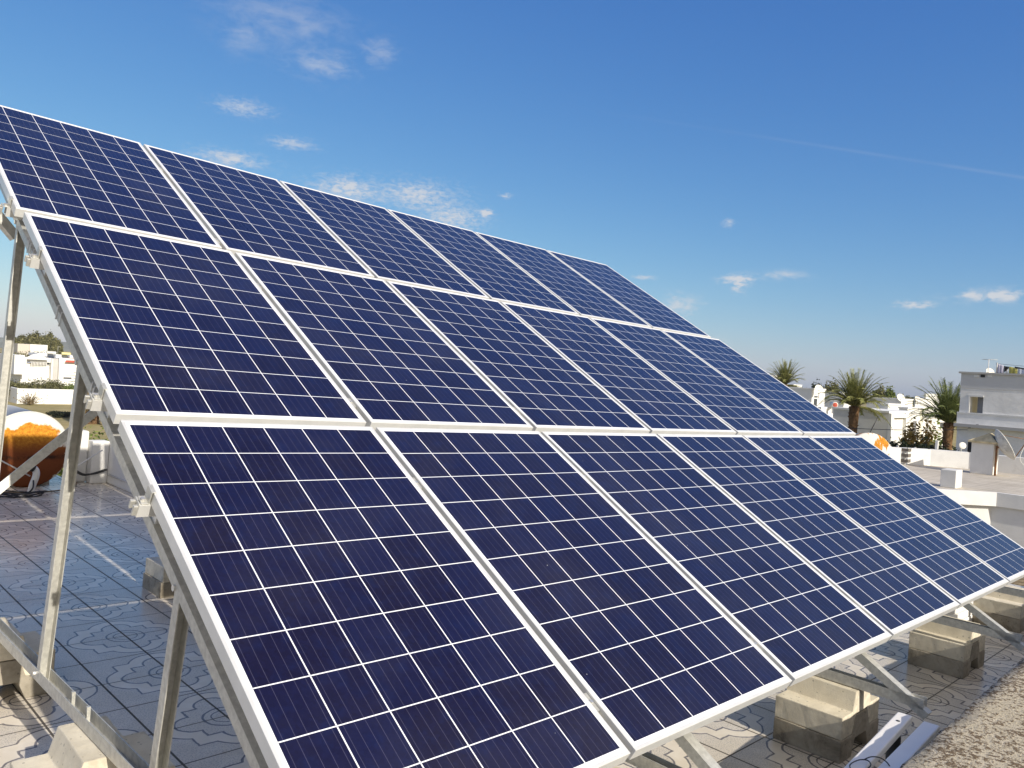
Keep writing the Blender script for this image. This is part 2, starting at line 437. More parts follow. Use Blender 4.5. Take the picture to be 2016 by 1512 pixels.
def ledge_mat():
    m = bpy.data.materials.new('rough speckled roughcast'); m.use_nodes = True
    b = NB(m.node_tree); p = m.node_tree.nodes['Principled BSDF']
    o = b.n('ShaderNodeTexCoord').outputs['Object']
    n1 = b.noise(o, 62, 6, .72); n2 = b.m('ADD', b.m('MULTIPLY', b.noise(o, 14, 4, .6), .6), b.m('MULTIPLY', b.noise(o, 3.2, 3, .6), .4))
    c = b.mix(b.ramp(n2, .3, .7), (.54, .465, .33, 1), (.70, .61, .46, 1))
    dark = b.ramp(b.m('ADD', b.m('MULTIPLY', n1, .7), b.m('MULTIPLY', n2, .35)), .515, .56)
    c = b.mix(b.m('MULTIPLY', dark, .9), c, (.15, .10, .055, 1))
    m.node_tree.links.new(c, p.inputs['Base Color']); p.inputs['Roughness'].default_value = .95; p.inputs['Specular IOR Level'].default_value = .15
    bn = b.n('ShaderNodeBump'); bn.inputs['Strength'].default_value = .9; bn.inputs['Distance'].default_value = .012
    m.node_tree.links.new(b.m('ADD', n1, b.m('MULTIPLY', n2, .6)), bn.inputs['Height']); m.node_tree.links.new(bn.outputs[0], p.inputs['Normal'])
    return m
M_LEDGE = ledge_mat()

def rust_mat(name, thr, axis, zc, amp):
    """white paint with a rust patch: rust where the object-space field passes thr"""
    m = bpy.data.materials.new(name); m.use_nodes = True
    b = NB(m.node_tree); p = m.node_tree.nodes['Principled BSDF']
    o = b.n('ShaderNodeTexCoord').outputs['Object']
    x, y, z = b.xyz(o)
    n = b.noise(o, 5.5, 7, .68)
    rr = b.m('SQRT', b.m('ADD', b.m('POWER', b.m('ABSOLUTE', x), 2), b.m('POWER', b.m('ABSOLUTE', b.m('SUBTRACT', z, zc)), 2)))
    if axis == 'disc': f = b.m('ADD', rr, b.m('ADD', b.m('MULTIPLY', b.m('SUBTRACT', n, .5), amp), b.m('MULTIPLY', b.m('SUBTRACT', b.noise(o, 2.6, 3), .5), .42)))
    else: f = b.m('ADD', b.m('MULTIPLY', b.noise(b.v('MULTIPLY', o, (1, 1, .28)), 5, 6, .6), -1.0), 1.0)
    rust = b.m('SUBTRACT', 1, b.ramp(f, thr - .02, thr + .02))
    rc = b.mix(b.ramp(b.noise(o, 34, 5, .7), .35, .7), (.42, .15, .012, 1), (.68, .32, .035, 1))
    rc = b.mix(b.ramp(b.noise(o, 3, 4), .5, .75), rc, (.20, .055, .012, 1))
    if axis == 'disc': rc = b.mix(b.m('SUBTRACT', 1, b.ramp(b.m('ADD', z, b.m('MULTIPLY', b.noise(o, 6, 4), .12)), .02, .26)), rc, (.17, .048, .015, 1))  # rust redder and darker low down, the array's shade put into its colour
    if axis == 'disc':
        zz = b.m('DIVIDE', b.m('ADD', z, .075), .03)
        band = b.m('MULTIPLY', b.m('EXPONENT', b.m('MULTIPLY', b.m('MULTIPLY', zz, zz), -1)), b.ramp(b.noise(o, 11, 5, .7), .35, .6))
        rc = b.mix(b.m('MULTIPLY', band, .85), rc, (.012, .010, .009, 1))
    c = b.mix(rust, (.70, .675, .60, 1), rc)
    m.node_tree.links.new(c, p.inputs['Base Color']); p.inputs['Roughness'].default_value = .8; p.inputs['Specular IOR Level'].default_value = .2
    bn = b.n('ShaderNodeBump'); bn.inputs['Strength'].default_value = .4; bn.inputs['Distance'].default_value = .01
    m.node_tree.links.new(b.m('MULTIPLY', rust, b.noise(o, 40, 4)), bn.inputs['Height']); m.node_tree.links.new(bn.outputs[0], p.inputs['Normal'])
    return m
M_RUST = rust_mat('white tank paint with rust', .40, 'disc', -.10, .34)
M_RUST2 = rust_mat('white paint with rust runs', .46, 'run', 0, 0)
M_PAINT = mat('plain white tank paint', (.76, .73, .65), .55, vary=.04, vscale=3)

def grass_mat():
    m = bpy.data.materials.new('dry grass and earth'); m.use_nodes = True
    b = NB(m.node_tree); p = m.node_tree.nodes['Principled BSDF']
    o = b.n('ShaderNodeTexCoord').outputs['Object']
    c = b.mix(b.ramp(b.noise(o, .18, 6, .65), .4, .65), (.30, .25, .11, 1), (.40, .325, .165, 1))
    c = b.mix(b.m('MULTIPLY', b.ramp(b.noise(o, .9, 5, .65), .5, .75), .6), c, (.17, .17, .06, 1))
    m.node_tree.links.new(c, p.inputs['Base Color']); p.inputs['Roughness'].default_value = 1; p.inputs['Specular IOR Level'].default_value = .1
    return m
M_GRASS = grass_mat()

def roofsheet_mat():
    m = bpy.data.materials.new('beige roof membrane in strips'); m.use_nodes = True
    b = NB(m.node_tree); p = m.node_tree.nodes['Principled BSDF']
    o = b.n('ShaderNodeTexCoord').outputs['Object']
    x, y, _ = b.xyz(o)
    t = b.m('FRACT', b.m('DIVIDE', b.m('ADD', x, b.m('MULTIPLY', b.noise(o, .8, 3), .12)), .42))
    ln = b.m('LESS_THAN', t, .075)
    t2 = b.m('LESS_THAN', b.m('FRACT', b.m('DIVIDE', y, .42)), .05)
    c = b.mix(b.ramp(b.noise(o, 1.5, 6, .65), .35, .7), (.47, .415, .335, 1), (.60, .54, .45, 1))
    c = b.mix(b.m('MULTIPLY', b.m('MAXIMUM', ln, b.m('MULTIPLY', t2, .4)), b.m('ADD', .25, b.m('MULTIPLY', b.noise(o, 2, 3), .6))), c, (.13, .11, .085, 1))
    m.node_tree.links.new(c, p.inputs['Base Color']); p.inputs['Roughness'].default_value = .9
    return m
M_RSHEET = roofsheet_mat()
M_GRAVEL = mat('brown gravel', (.24, .185, .115), 1, 0, .1, vary=.4, vscale=9, bump=.8, bscale=20, stain=((.08, .06, .035), 7, .5, .7))

# ------------------------------------------------------------------ ground and own roof
GZ = -6.9
MB().add([(-1550, -1550, GZ), (1550, -1550, GZ), (1550, 1550, GZ), (-1550, 1550, GZ)], [(0, 1, 2, 3)]).build('ground', M_GRASS)
tag(bpy.data.objects['ground'], kind='structure')
hl = MB()                                            # far ridge, a real strip of low hills
hv = []; hn = 90
for i in range(hn + 1):
    a = R_(30 + 115 * i / hn); rr = 1050
    hgt = 9 + 3 * math.sin(i * .21 + 1) + 2 * math.sin(i * .53) + 14 * math.exp(-((i - 62) / 9) ** 2)
    for (r2, z2) in ((rr, GZ - 1), (rr + 120, GZ + max(5, hgt)), (rr + 300, GZ - 1)):
        hv.append((math.cos(a) * r2, math.sin(a) * r2, z2))
hf = []
for i in range(hn):
    for k in range(2):
        hf.append((i * 3 + k, (i + 1) * 3 + k, (i + 1) * 3 + k + 1, i * 3 + k + 1))
hl.add(hv, hf, True)
M_HILL = mat('distant hill scrub', (.21, .22, .19), 1, 0, .1, vary=.25, vscale=.01)
tag(hl.build('hills', M_HILL), kind='structure')

rt_ = MB()
outline = [(-6.5, -.90), (8.2, -.50), (8.2, 7.2), (2.62, 7.2), (2.62, 9.28), (2.27, 9.42), (2.12, 9.42), (2.12, 10.9), (-6.5, 10.9)]
rt_.prism(outline, -7.2, 0, Matrix())
tag(rt_.build('roof_terrace', M_TILE, mw=MR), kind='structure')

# parapets of the own roof
def wall(name, label, boxes, m, frame=MR, bev=.012):
    w = MB()
    for lo, hi in boxes: w.box(lo, hi)
    o = w.build(name, m, mw=frame, bevel=bev)
    return tag(o, label, 'wall')
lg = MB()
ny = 60                                             # slightly uneven roughcast top
xs_ = [-6.5 + 14.7 * i / 220 for i in range(221)]
prof_n = [(-.452, .004), (-.452, .467), (-.458, .476), (-.52, .478), (-.68, .476), (-.86, .477), (-.92, .47), (-.93, .004)]
vs = []
for i, X in enumerate(xs_):
    for (Y, Z) in prof_n:
        jj = random.uniform(-.004, .004) if Z > .1 else 0
        vs.append((X, Y + jj * .8 + (X - 1.8) * .029, Z + jj))
fs = []
k_ = len(prof_n)
for i in range(len(xs_) - 1):
    for k in range(k_ - 1):
        fs.append((i * k_ + k, i * k_ + k + 1, (i + 1) * k_ + k + 1, (i + 1) * k_ + k))
fs.append(tuple(range(k_))); fs.append(tuple(reversed([(len(xs_) - 1) * k_ + k for k in range(k_)])))
lg.add(vs, fs, True)
tag(lg.build('parapet_wall', M_LEDGE, mw=MR), 'low parapet with a rough beige speckled top in the foreground corner', 'wall')
pw = thing('parapet_wall', 'low white roof parapet with a taller corner pillar behind the rusty tank', 'wall', MR @ T(2.2, 9.2, 0))
MB().box((-.085, .04, 0), (.065, .22, .632)).build('pillar', M_WHITE, pw, bevel=.02)
b_ = MB().box((.066, -.1, 0), (.262, .08, .52)).box((.263, -2.0, 0), (.42, .08, .50)).box((.421, -2.0, 0), (6.0, -1.85, .50)).box((-8.7, 1.5, 0), (-.086, 1.7, .50))
b_.build('wall', M_WHITE, pw, bevel=.012)
pp = MB()                                           # conduit clipped along the wall foot
pp.tube([(.252, -.15, .115), (.252, -1.9, .115)], .012, 8)
pp.build('conduit', M_PVC, pw)

# ------------------------------------------------------------------ panel geometry
TILT = R_(29.9716)
def pan2roof(a, b, c):
    return Vector((a, b * math.cos(TILT) - c * math.sin(TILT), ZB + b * math.sin(TILT) + c * math.cos(TILT)))
GU = .0255
ROWS = [(.007, 0, 0), (1.6801, -.0026, -.0009), (3.3905, -.0216, -.0163)]      # v offset, n offset, u offset
def sag(u, v): return -.0027 * u * v * .5 + .0016 * u * (u - 6)
def P_(u, v, dn=0.0):
    return pan2roof(u, v + .0003 * u * (u - 6), sag(u, v) + dn)
N_ = Vector((0, -math.sin(TILT), math.cos(TILT)))
V_ = Vector((0, math.cos(TILT), math.sin(TILT)))

fr = MB()
ft, fh, lip = .011, .040, .010
poly_o = [(0, 0), (PW, 0), (PW, PH), (0, PH)]
def ring(mb, x0, y0, x1, y1, t, z0, z1):
    mb.box((x0, y0, z0), (x1, y0 + t, z1)); mb.box((x0, y1 - t, z0), (x1, y1, z1))
    mb.box((x0, y0 + t, z0), (x0 + t, y1 - t, z1)); mb.box((x1 - t, y0 + t, z0), (x1, y1 - t, z1))
ring(fr, 0, 0, PW, PH, ft, -fh, .0015)
ring(fr, ft, ft, PW - ft, PH - ft, .020, -fh, -fh + .002)
pnl = thing('solar_module', 'x', 'solar panel', None, 'blue solar panels of the array')
FRM = fr.build('frame', M_ALU, pnl, bevel=.0012, seg=1)
cs = MB(); cs.box((ft, ft, -.0055), (PW - ft, PH - ft, 0.0))
M_BACK = mat('white back sheet', (.66, .66, .66), .6)
cs.mi = [1, 0, 1, 1, 1, 1]
cs.build('cell_sheet', [M_CELL, M_BACK], pnl)
rows_n = ['bottom row', 'middle row', 'top row']
cols_n = ['first column at the near left edge', 'second column from the near left edge', 'third column from the near left edge',
          'fourth column from the near left edge', 'fifth column, one short of the far right edge', 'last column at the far right edge']
for r in range(3):
    for c in range(6):
        o = pnl if (r == 0 and c == 0) else dup(pnl)
        v0, dn, du = ROWS[r]; u0 = c * (PW + GU) + du
        a = P_(u0, v0, dn); bx = P_(u0 + PW, v0, dn); by = P_(u0, v0 + PH, dn)
        ex = (bx - a).normalized(); ey = by - a; ey = (ey - ex * ey.dot(ex)).normalized(); ez = ex.cross(ey)
        M = Matrix((ex, ey, ez)).transposed().to_4x4(); M.translation = a
        o.matrix_world = MR @ M
        o['label'] = 'blue solar panel in the %s, %s' % (rows_n[r], cols_n[c])

# ------------------------------------------------------------------ rails with clamps
def chan(w, h, t=.0035, open_='up'):
    """U profile: a across (-w/2..w/2), b up (0..h); open side"""
    a = w / 2
    if open_ == 'up': return [(-a, 0), (a, 0), (a, h), (a - t, h), (a - t, t), (-a + t, t), (-a + t, h), (-a, h)]
    if open_ == 'down': return [(-a, 0), (-a + t, 0), (-a + t, h - t), (a - t, h - t), (a - t, 0), (a, 0), (a, h), (-a, h)]
RAILS = [(0, .19), (0, 1.27), (1, .165), (1, 1.25), (2, .115), (2, 1.19)]
RT, RBOT = -.0415, -.086
rail_lab = ['lowest', 'second lowest', 'third lowest', 'third highest', 'second highest', 'highest']
def rail_pts(v, dn, du, lo, hi, n=8):
    return [P_(lo + (hi - lo) * i / n, v, dn) for i in range(n + 1)]
for i, (r, vo) in enumerate(RAILS):
    v0, dn, du = ROWS[r]; v = v0 + vo
    base = P_(0, v, dn + RBOT)
    t = thing('mounting_rail', 'aluminium mounting rail running under the panels, %s of the six' % rail_lab[i], 'rail', MR @ T(*base), 'rails under the panels')
    mb = MB()
    ps = rail_pts(v, dn, du, -.030, 6.14)
    for a, b2 in zip(ps[:-1], ps[1:]):
        prof = [(-.022, RBOT), (.022, RBOT), (.022, RBOT + .014), (.019, RBOT + .014), (.019, RT - .001), (.007, RT - .001), (.007, RT - .006), (.014, RT - .006), (.014, RBOT + .005), (-.014, RBOT + .005), (-.014, RT - .006), (-.007, RT - .006), (-.007, RT - .001), (-.022, RT - .001)]
        M = Matrix((-V_, N_, (b2 - a).normalized())).transposed().to_4x4()
        z = (b2 - a).normalized(); y = (N_ - z * N_.dot(z)).normalized(); x = y.cross(z)
        M = Matrix((x, y, z)).transposed().to_4x4(); M.translation = a - base
        mb.prism(prof, 0, (b2 - a).length, M)
    mb.build('rail', M_ALU, t)
    for X in (0.048, 1.435, 2.94, 4.60, 6.05):          # feet bolted on the rafters
        q = P_(X, v, dn) - base
        M = Matrix((Vector((1, 0, 0)), V_, N_)).transposed().to_4x4(); M.translation = q
        fb_ = MB(); fb_.box((-.018, -.026, -.1150), (.018, .026, RBOT - .0005), M); fb_.build('foot', M_ALU, t)
    # mid clamps in the column gaps: narrow bar sunk in the gap, with a bolt head
    for c in range(5):
        u = (c + 1) * PW + (c + .5) * GU + du
        q = P_(u, v, dn) - base
        M = Matrix((Vector((1, 0, 0)), V_, N_)).transposed().to_4x4(); M.translation = q
        cm = MB(); cm.box((-.0105, -.034, RT), (.0105, .034, -.007), M)
        ck = cm.build('mid_clamp', M_GALV, t)
        bm_ = MB(); bm_.lathe([(0, -.001), (.0062, -.001), (.0062, -.0065)], M, 8, False); bm_.build('bolt', M_BOLT, ck)
    # end clamp at the open left end
    q = P_(du, v, dn) - base
    M = Matrix((Vector((1, 0, 0)), V_, N_)).transposed().to_4x4(); M.translation = q
    ec = MB()
    ec.box((-.026, -.020, RT), (-.002, .020, RT + .004), M)                # foot plate
    ec.box((-.006, -.020, RT + .004), (-.002, .020, .0045), M)             # upright lip against the frame
    ec.box((-.002, -.020, .0018), (.007, .020, .0045), M)                  # hook over the frame
    ec.box((-.033, -.020, RT - .012), (-.029, .020, RT + .004), M)
    ec.box((-.044, -.019, RBOT + .004), (-.0305, -.008, RT - .006), M)     # spare profile pieces at the rail end
    ec.box((-.047, .006, RBOT + .012), (-.0305, .016, RT - .004), M)
    eck = ec.build('end_clamp', M_GALV, t, bevel=.0008, seg=1)
    bm_ = MB(); M2 = M @ T(-.017, 0, 0)
    bm_.lathe([(0, RT + .012), (.007, RT + .012), (.007, RT + .004)], M2, 10, False); bm_.build('bolt', M_BOLT, eck)

# ------------------------------------------------------------------ support frames
FX = [0.048, 1.435, 2.94, 4.60, 6.05]
RFT, RFB = -.1155, -.154                             # rafter top / bottom under the glass plane
CHZ = .300
blk = None
def make_frame(i, X):
    s0 = sag(X, 2.5)
    def rp(v, n): return pan2roof(X, v, n + s0)
    name = 'support_frame'
    lab = ['nearest galvanised steel triangle frame, open at the left end of the array', 'galvanised steel triangle frame second from the near end of the array',
           'galvanised steel triangle frame beside the block pair by the two white bars', 'galvanised steel triangle frame in front of the far block pairs', 'farthest galvanised steel triangle frame under the right end of the array'][i]
    tip = rp(-.30, RFT)
    t = thing(name, lab, 'support frame', MR @ T(X, 0, CHZ), 'support frames under the array')
    O = Vector((X, 0, CHZ))
    def chx(y): return .076 - .102 * (y + .13) / 4.49 if i == 0 else X
    # base channel, open upwards
    b0 = Vector((chx(-.13), tip.y + .01, CHZ)); b1 = Vector((chx(4.36), 4.36, CHZ))
    MB().sweep(b0 - O, b1 - O, chan(.046, .046), (0, 0, 1)).build('base_channel', M_GALV, t)
    # rafter, flat top, open below
    r0 = rp(-.315, RFB); r1 = rp(5.0, RFB - .0)
    MB().sweep(r0 - O, r1 - O, chan(.046, .0385, open_='down'), N_).build('rafter', M_GALV, t)
    # posts: C profile open to the front
    for nm, yb, vt in (('front_post', 1.055, .955), ('middle_post', 2.16, 2.135), ('rear_post', 3.18, 3.70)):
        pt = rp(vt * .0 + (vt), RFB + .02)
        if nm == 'middle_post': pt = rp(2.25, RFB + .025)
        if nm == 'front_post': pt = rp(1.02, RFB + .025)
        if nm == 'rear_post': pt = rp(3.54, RFB + .025)
        pb = Vector((chx(yb) - .001, yb, CHZ + .0045))
        MB().sweep(pb - O, pt - O, chan(.039, .040), (0, -1, 0)).build(nm, M_GALV, t)
        for q in (pb + Vector((-.024, .0, .02)), pt + Vector((-.022, 0, -.02))):
            bb = MB(); bb.lathe([(0, -.006), (.010, -.006), (.010, .003), (.0, .003)], T(*(q - O)) @ Matrix.Rotation(R_(90), 4, 'Y'), 8, False)
            bb.build('bolt', M_BOLT, t)
    if i == 0:
        for vt in (1.99, 2.02, 2.54, 2.60, 3.12, 3.18, 3.22, 3.66):
            q = rp(vt, 0); tb = MB()
            M = Matrix((Vector((1, 0, 0)), V_, N_)).transposed().to_4x4(); M.translation = q - O
            ring_p = [(-.026, RFB - .003), (.026, RFB - .003), (.026, RFT + .022), (-.026, RFT + .022)]
            for (a0, a1), (c0, c1) in zip(ring_p, ring_p[1:] + ring_p[:1]):
                lo = (min(a0, c0) - .0008, -.003, min(a1, c1) - .0008); hi = (max(a0, c0) + .0008, .003, max(a1, c1) + .0008)
                tb.box(lo, hi, M)
            tb.build('cable_tie', M_TIE, t)
        for yb in (1.62, 1.78):                      # short upright pegs in the base channel
            MB().box((chx(yb) - X - .006, yb, .01), (chx(yb) - X + .006, yb + .012, .068)).build('peg', M_GALV, t)
    return t
for i, X in enumerate(FX): make_frame(i, X)
def brace(name, lab, p0, p1):
    p0 = Vector(p0); p1 = Vector(p1)
    t = thing(name, lab, 'brace', MR @ T(*p0))
    MB().sweep((0, 0, 0), p1 - p0, chan(.044, .044, open_='down'), (0, -1, .3)).build('channel', M_GALV, t)
    bb = MB(); bb.lathe([(0, -.03), (.010, -.03), (.010, .0)], T(*((p1 - p0) * .03)) @ Matrix.Rotation(R_(90), 4, 'X'), 8, False)
    bb.build('bolt', M_BOLT, t)
pb0, pb1 = at_r(-14, 972, 1, 3.26), at_r(200, 800, 1, 3.26)
brace('cross_brace', 'slanting galvanised brace crossing in front of the rusty water tank', pb0, pb1 + (pb1 - pb0) * .45)
q0 = at_r(27, 470, 1, 3.30); q1 = at_r(-60, 365, 1, 3.30)
brace('cross_brace', 'short galvanised brace leaving the top of the tall rear post at the left edge', q0, q1)

# ------------------------------------------------------------------ concrete ballast blocks (hat shaped, stacked in nesting pairs)
BW, BL, BT, HH = .433, .325, .102, .090
def hat():
    c = BW / 2
    out = [(-c, 0), (-.100, 0), (-.068, .088), (.068, .088), (.100, 0), (c, 0), (c, BT), (.105, BT), (.078, BT + HH), (-.078, BT + HH), (-.105, BT), (-c, BT)]
    return out
def hat_low():
    c = BW / 2 + .006
    return [(-c, 0), (-.100, 0), (-.066, .080), (.066, .080), (.100, 0), (c, 0), (c, BT), (.097, BT), (.066, BT + .084), (-.066, BT + .084), (-.097, BT), (-c, BT)]
MYZ = Matrix(((1, 0, 0, 0), (0, 0, -1, 0), (0, 1, 0, 0), (0, 0, 0, 1)))
def block_mesh(poly, name, m):
    mb = MB(); n = 9
    c = None
    # extrude in slices so the edges can be slightly chipped
    vs = []; fs = []; k_ = len(poly)
    for i in range(n):
        y = BL * i / (n - 1)
        for (a, z) in poly:
            j = random.uniform(-.0009, .0009)
            vs.append((a + j, y + (random.uniform(-.001, .001) if i in (0, n - 1) else 0), max(z + (j if z > .005 else 0), 0)))
    for i in range(n - 1):
        for k in range(k_):
            k2 = (k + 1) % k_
            fs.append((i * k_ + k2, i * k_ + k, (i + 1) * k_ + k, (i + 1) * k_ + k2))
    def cap(o, rev):
        # split the concave end face into convex pieces
        quads = [(0, 1, 10, 11), (1, 2, 9, 10), (2, 3, 8, 9), (3, 4, 7, 8), (4, 5, 6, 7)]
        for q in quads:
            f = [o + x for x in q]
            fs.append(tuple(reversed(f)) if rev else tuple(f))
    cap(0, False); cap((n - 1) * k_, True)
    mb.add(vs, fs)
    return mb.build(name, m, bevel=.004, seg=2)
random.seed(3)
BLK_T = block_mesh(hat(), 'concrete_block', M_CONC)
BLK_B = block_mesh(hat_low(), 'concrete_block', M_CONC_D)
PAIRS = [(2.965, .098, 0, 'right by the two white bars'), (4.79, .105, 0, 'in front of the far frame, mid right'), (6.385, .16, 0, 'at the far right end'),
         (.03, 1.37, R_(-2), 'at the near left corner of the picture'), (.02, 2.74, R_(1), 'by the middle post at the left'),
         (1.42, 4.0, 0, 'deep in shade behind the short front post'), (1.30, .02, R_(2), 'half hidden under the lower edge of the array')]
first = True
for (X, Y, rz, where) in PAIRS:
    for lev in (0, 1):
        src = BLK_T if lev else BLK_B
        o = src if first else src.copy()
        if not first: COL.objects.link(o)
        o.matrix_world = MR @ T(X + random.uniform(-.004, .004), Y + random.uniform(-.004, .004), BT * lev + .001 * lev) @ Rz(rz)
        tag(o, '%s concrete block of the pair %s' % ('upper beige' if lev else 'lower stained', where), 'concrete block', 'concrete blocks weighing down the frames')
    first = False
# a pile of pale slabs beside the far block pair
for k in range(3):
    o = MB().box((-.2, -.16, 0), (.2, .16, .055)).build('cement_slab', M_WHITE, mw=MR @ T(5.99 + .012 * (k % 2), .64 + .008 * k, .0565 * k) @ Rz(R_(2 - 2.2 * k)), bevel=.006)
    tag(o, ['bottom', 'middle', 'top'][k] + ' pale cement slab in the small pile left of the farthest block pair', 'cement slab', 'pile of pale cement slabs')

# ------------------------------------------------------------------ white bars, black stub and wire in the corner
def white_bar(lab, pa, pb_, w, h):
    pa = Vector(pa); pb_ = Vector(pb_)
    a = w / 2
    prof = [(-a, 0), (a, 0), (a, h), (-a, h)]
    t = MB().sweep((0, 0, 0), pb_ - pa, prof, (0, 0, 1)).build('metal_bar', M_WBAR, mw=MR @ T(*pa), bevel=.006, seg=3)
    return tag(t, lab, 'metal bar')
ztop = .35
def bar_pts(e1, e2, n1, n2):
    a = (at_r(*e1, 2, ztop) + at_r(*e2, 2, ztop)) / 2; b2 = (at_r(*n1, 2, ztop) + at_r(*n2, 2, ztop)) / 2
    w = (at_r(*e1, 2, ztop) - at_r(*e2, 2, ztop)).length
    return a, b2, w
k4 = lambda x, y: (1600 + x / 4.846, 1380 + y / 4.846)
a, b2, w = bar_pts(k4(832, 100), k4(930, 140), k4(318, 640), k4(470, 640))
d_ = (b2 - a)
b1 = white_bar('long white lacquered metal bar with a screw hole near its tip, left of two', a - Vector((0, 0, .032)), a + d_ * 1.5 - Vector((0, 0, .032)), .058, .032)
hole = MB(); hole.lathe([(.0, .0335), (.008, .0335), (.008, .030)], T(*((d_ * .16))) , 10, False); hole.build('screw_hole', M_DARK, b1)
a, b2, w = bar_pts(k4(1085, 188), k4(1190, 235), k4(650, 640), k4(800, 640))
d2_ = (b2 - a)
white_bar('glossy white metal bar lying closest to the rough parapet', a - Vector((0, 0, .038)), a + d2_ * 1.6 - Vector((0, 0, .038)), .062, .038)
q = at_r(*k4(772, 400), 2, .26)
st = MB(); st.lathe([(0, 0), (.026, 0), (.026, .29), (.020, .295), (0, .295)], MR @ T(q.x, q.y, 0), 14)
tag(st.build('pipe_stub', M_BLACK), 'short black pipe stub standing on the tiles under the white bars', 'pipe')
st2 = MB(); st2.lathe([(0, 0), (.04, 0), (.04, .15), (0, .15)], MR @ T(q.x - .72, q.y - .10, 0), 14)
wl = MB(); pts = []
for x, y in ((1690, 1530), (1674, 1512), (1676, 1503), (1692, 1496), (1708, 1497), (1714, 1507), (1700, 1520)):
    pts.append(at_r(x, y, 2, ztop + .012))
def smooth_pts(ps, n=6):
    out = []
    for i in range(len(ps) - 1):
        p0 = ps[max(i - 1, 0)]; p1 = ps[i]; p2 = ps[i + 1]; p3 = ps[min(i + 2, len(ps) - 1)]
        for k in range(n):
            t = k / n
            out.append(.5 * ((2 * p1) + (p2 - p0) * t + (2 * p0 - 5 * p1 + 4 * p2 - p3) * t * t + (3 * p1 - p0 - 3 * p2 + p3) * t ** 3))
    out.append(ps[-1]); return out
wl.tube(smooth_pts(pts), .0022, 6)
pts = [at_r(x, y, 2, ztop + .004 + .02 * math.sin(k)) for k, (x, y) in enumerate(((1700, 1496), (1715, 1490), (1733, 1492), (1748, 1503), (1754, 1518), (1748, 1535)))]
wl.tube(smooth_pts(pts), .0022, 6)
tag(wl.build('wire', M_BLACK, mw=MR), 'loop of thin dark wire draped over the white bars', 'wire')

# ------------------------------------------------------------------ water tanks on the roof, pipes and cables
def dome_prof(r, dome, L, k=12):
    pr = [(r * math.sin(i / k * math.pi / 2), -dome * math.cos(i / k * math.pi / 2)) for i in range(k + 1)]
    pr += [(r, .03), (r * 1.02, .035), (r * 1.02, .055), (r, .06), (r, L)]
    pr += [(r * math.cos(i / k * math.pi / 2), L + dome * math.sin(i / k * math.pi / 2)) for i in range(1, k + 1)]
    return pr
MROT = Matrix.Rotation(R_(-90), 4, 'X')               # local z -> +Y
tk = thing('water_tank', 'lying white water tank with a big orange rust patch on its round end', 'water tank', MR @ T(1.555, 9.0, .43))
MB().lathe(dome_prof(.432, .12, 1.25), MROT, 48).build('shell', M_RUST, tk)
cr_ = MB()
for y in (.25, 1.0): cr_.box((-.3, y - .03, -.429), (.3, y + .03, -.39))
cr_.build('cradle', M_GALV, tk)
sr = MB(); sr.tube([(-.62, -.26, .10), (-.02, -.24, -.27)], .008, 6); sr.build('stay_rod', M_PVC, tk)
sr = MB(); sr.tube([(.30, -.24, -.28), (.72, -.24, .02)], .008, 6); sr.build('stay_rod', M_PVC, tk)
o = thing('water_tank', 'plain white water tank cut by the left picture edge behind the rusty one', 'water tank', MR @ T(.52, 10.0, .62))
MB().lathe(dome_prof(.62, .16, .8), MROT, 48).build('shell', M_PAINT, o)
cr_ = MB(); cr_.box((-.4, .2, -.619), (.4, .5, -.55)); cr_.build('cradle', M_GALV, o)
el = thing('drain_pipe', 'white plastic elbow pipe standing in front of the rusty tank', 'pipe', MR @ T(1.52, 8.62, 0))
pe = MB(); pe.tube(smooth_pts([Vector(p) for p in ((0, 0, .0), (.012, 0, .08), (.035, 0, .16), (.04, 0, .22), (.015, .01, .265), (-.03, .03, .27))]), .036, 12); pe.build('pipe', M_PVC, el)
pe = MB(); pe.lathe([(.040, -.004), (.040, .03)], T(.012, .0, .262) @ Matrix.Rotation(R_(-60), 4, 'Y'), 12); pe.build('collar', M_BLACK, el)
cb = MB()
for k in range(4):
    r0 = .10 + .035 * k
    ps = [Vector((1.42 - .09 * k * .4 + r0 * math.cos(t) * 1.5, 8.38 + r0 * math.sin(t) * .7, .012 + .009 * k + .02 * math.sin(t * 2 + k))) for t in [j * .5 for j in range(13)]]
    cb.tube(smooth_pts(ps, 3), .007, 6)
cb.tube(smooth_pts([Vector(p) for p in ((1.52, 8.55, .14), (1.50, 8.47, .07), (1.44, 8.44, .02), (1.34, 8.45, .012))]), .009, 6)
tag(cb.build('cable', M_BLACK, mw=MR), 'tangle of black cable at the foot of the white elbow pipe', 'cable')
cb = MB(); cb.tube(smooth_pts([Vector(p) for p in ((1.05, 8.72, .02), (1.4, 8.55, .012), (1.8, 8.6, .012), (2.05, 8.9, .02), (2.12, 9.2, .04))]), .008, 6)
tag(cb.build('cable', mat('brown cable', (.16, .11, .06), .6), mw=MR), 'thin brown cable lying along the floor before the rusty tank', 'cable')
cb = MB()
for k in range(3):
    cb.tube(smooth_pts([Vector((2.02 + .004 * k, 9.19, .20)), Vector((2.12, 9.16 - .01 * k, .155 - .008 * k)), Vector((2.20, 9.12, .115 - .006 * k)), Vector((2.30, 9.07, .125 + .004 * k)), Vector((2.40, 9.03, .165 + .006 * k)), Vector((2.425, 9.02, .18))]), .010, 6)
tag(cb.build('cable', M_BLACK, mw=MR), 'thick black cable bundle sagging across the foot of the white parapet', 'cable')

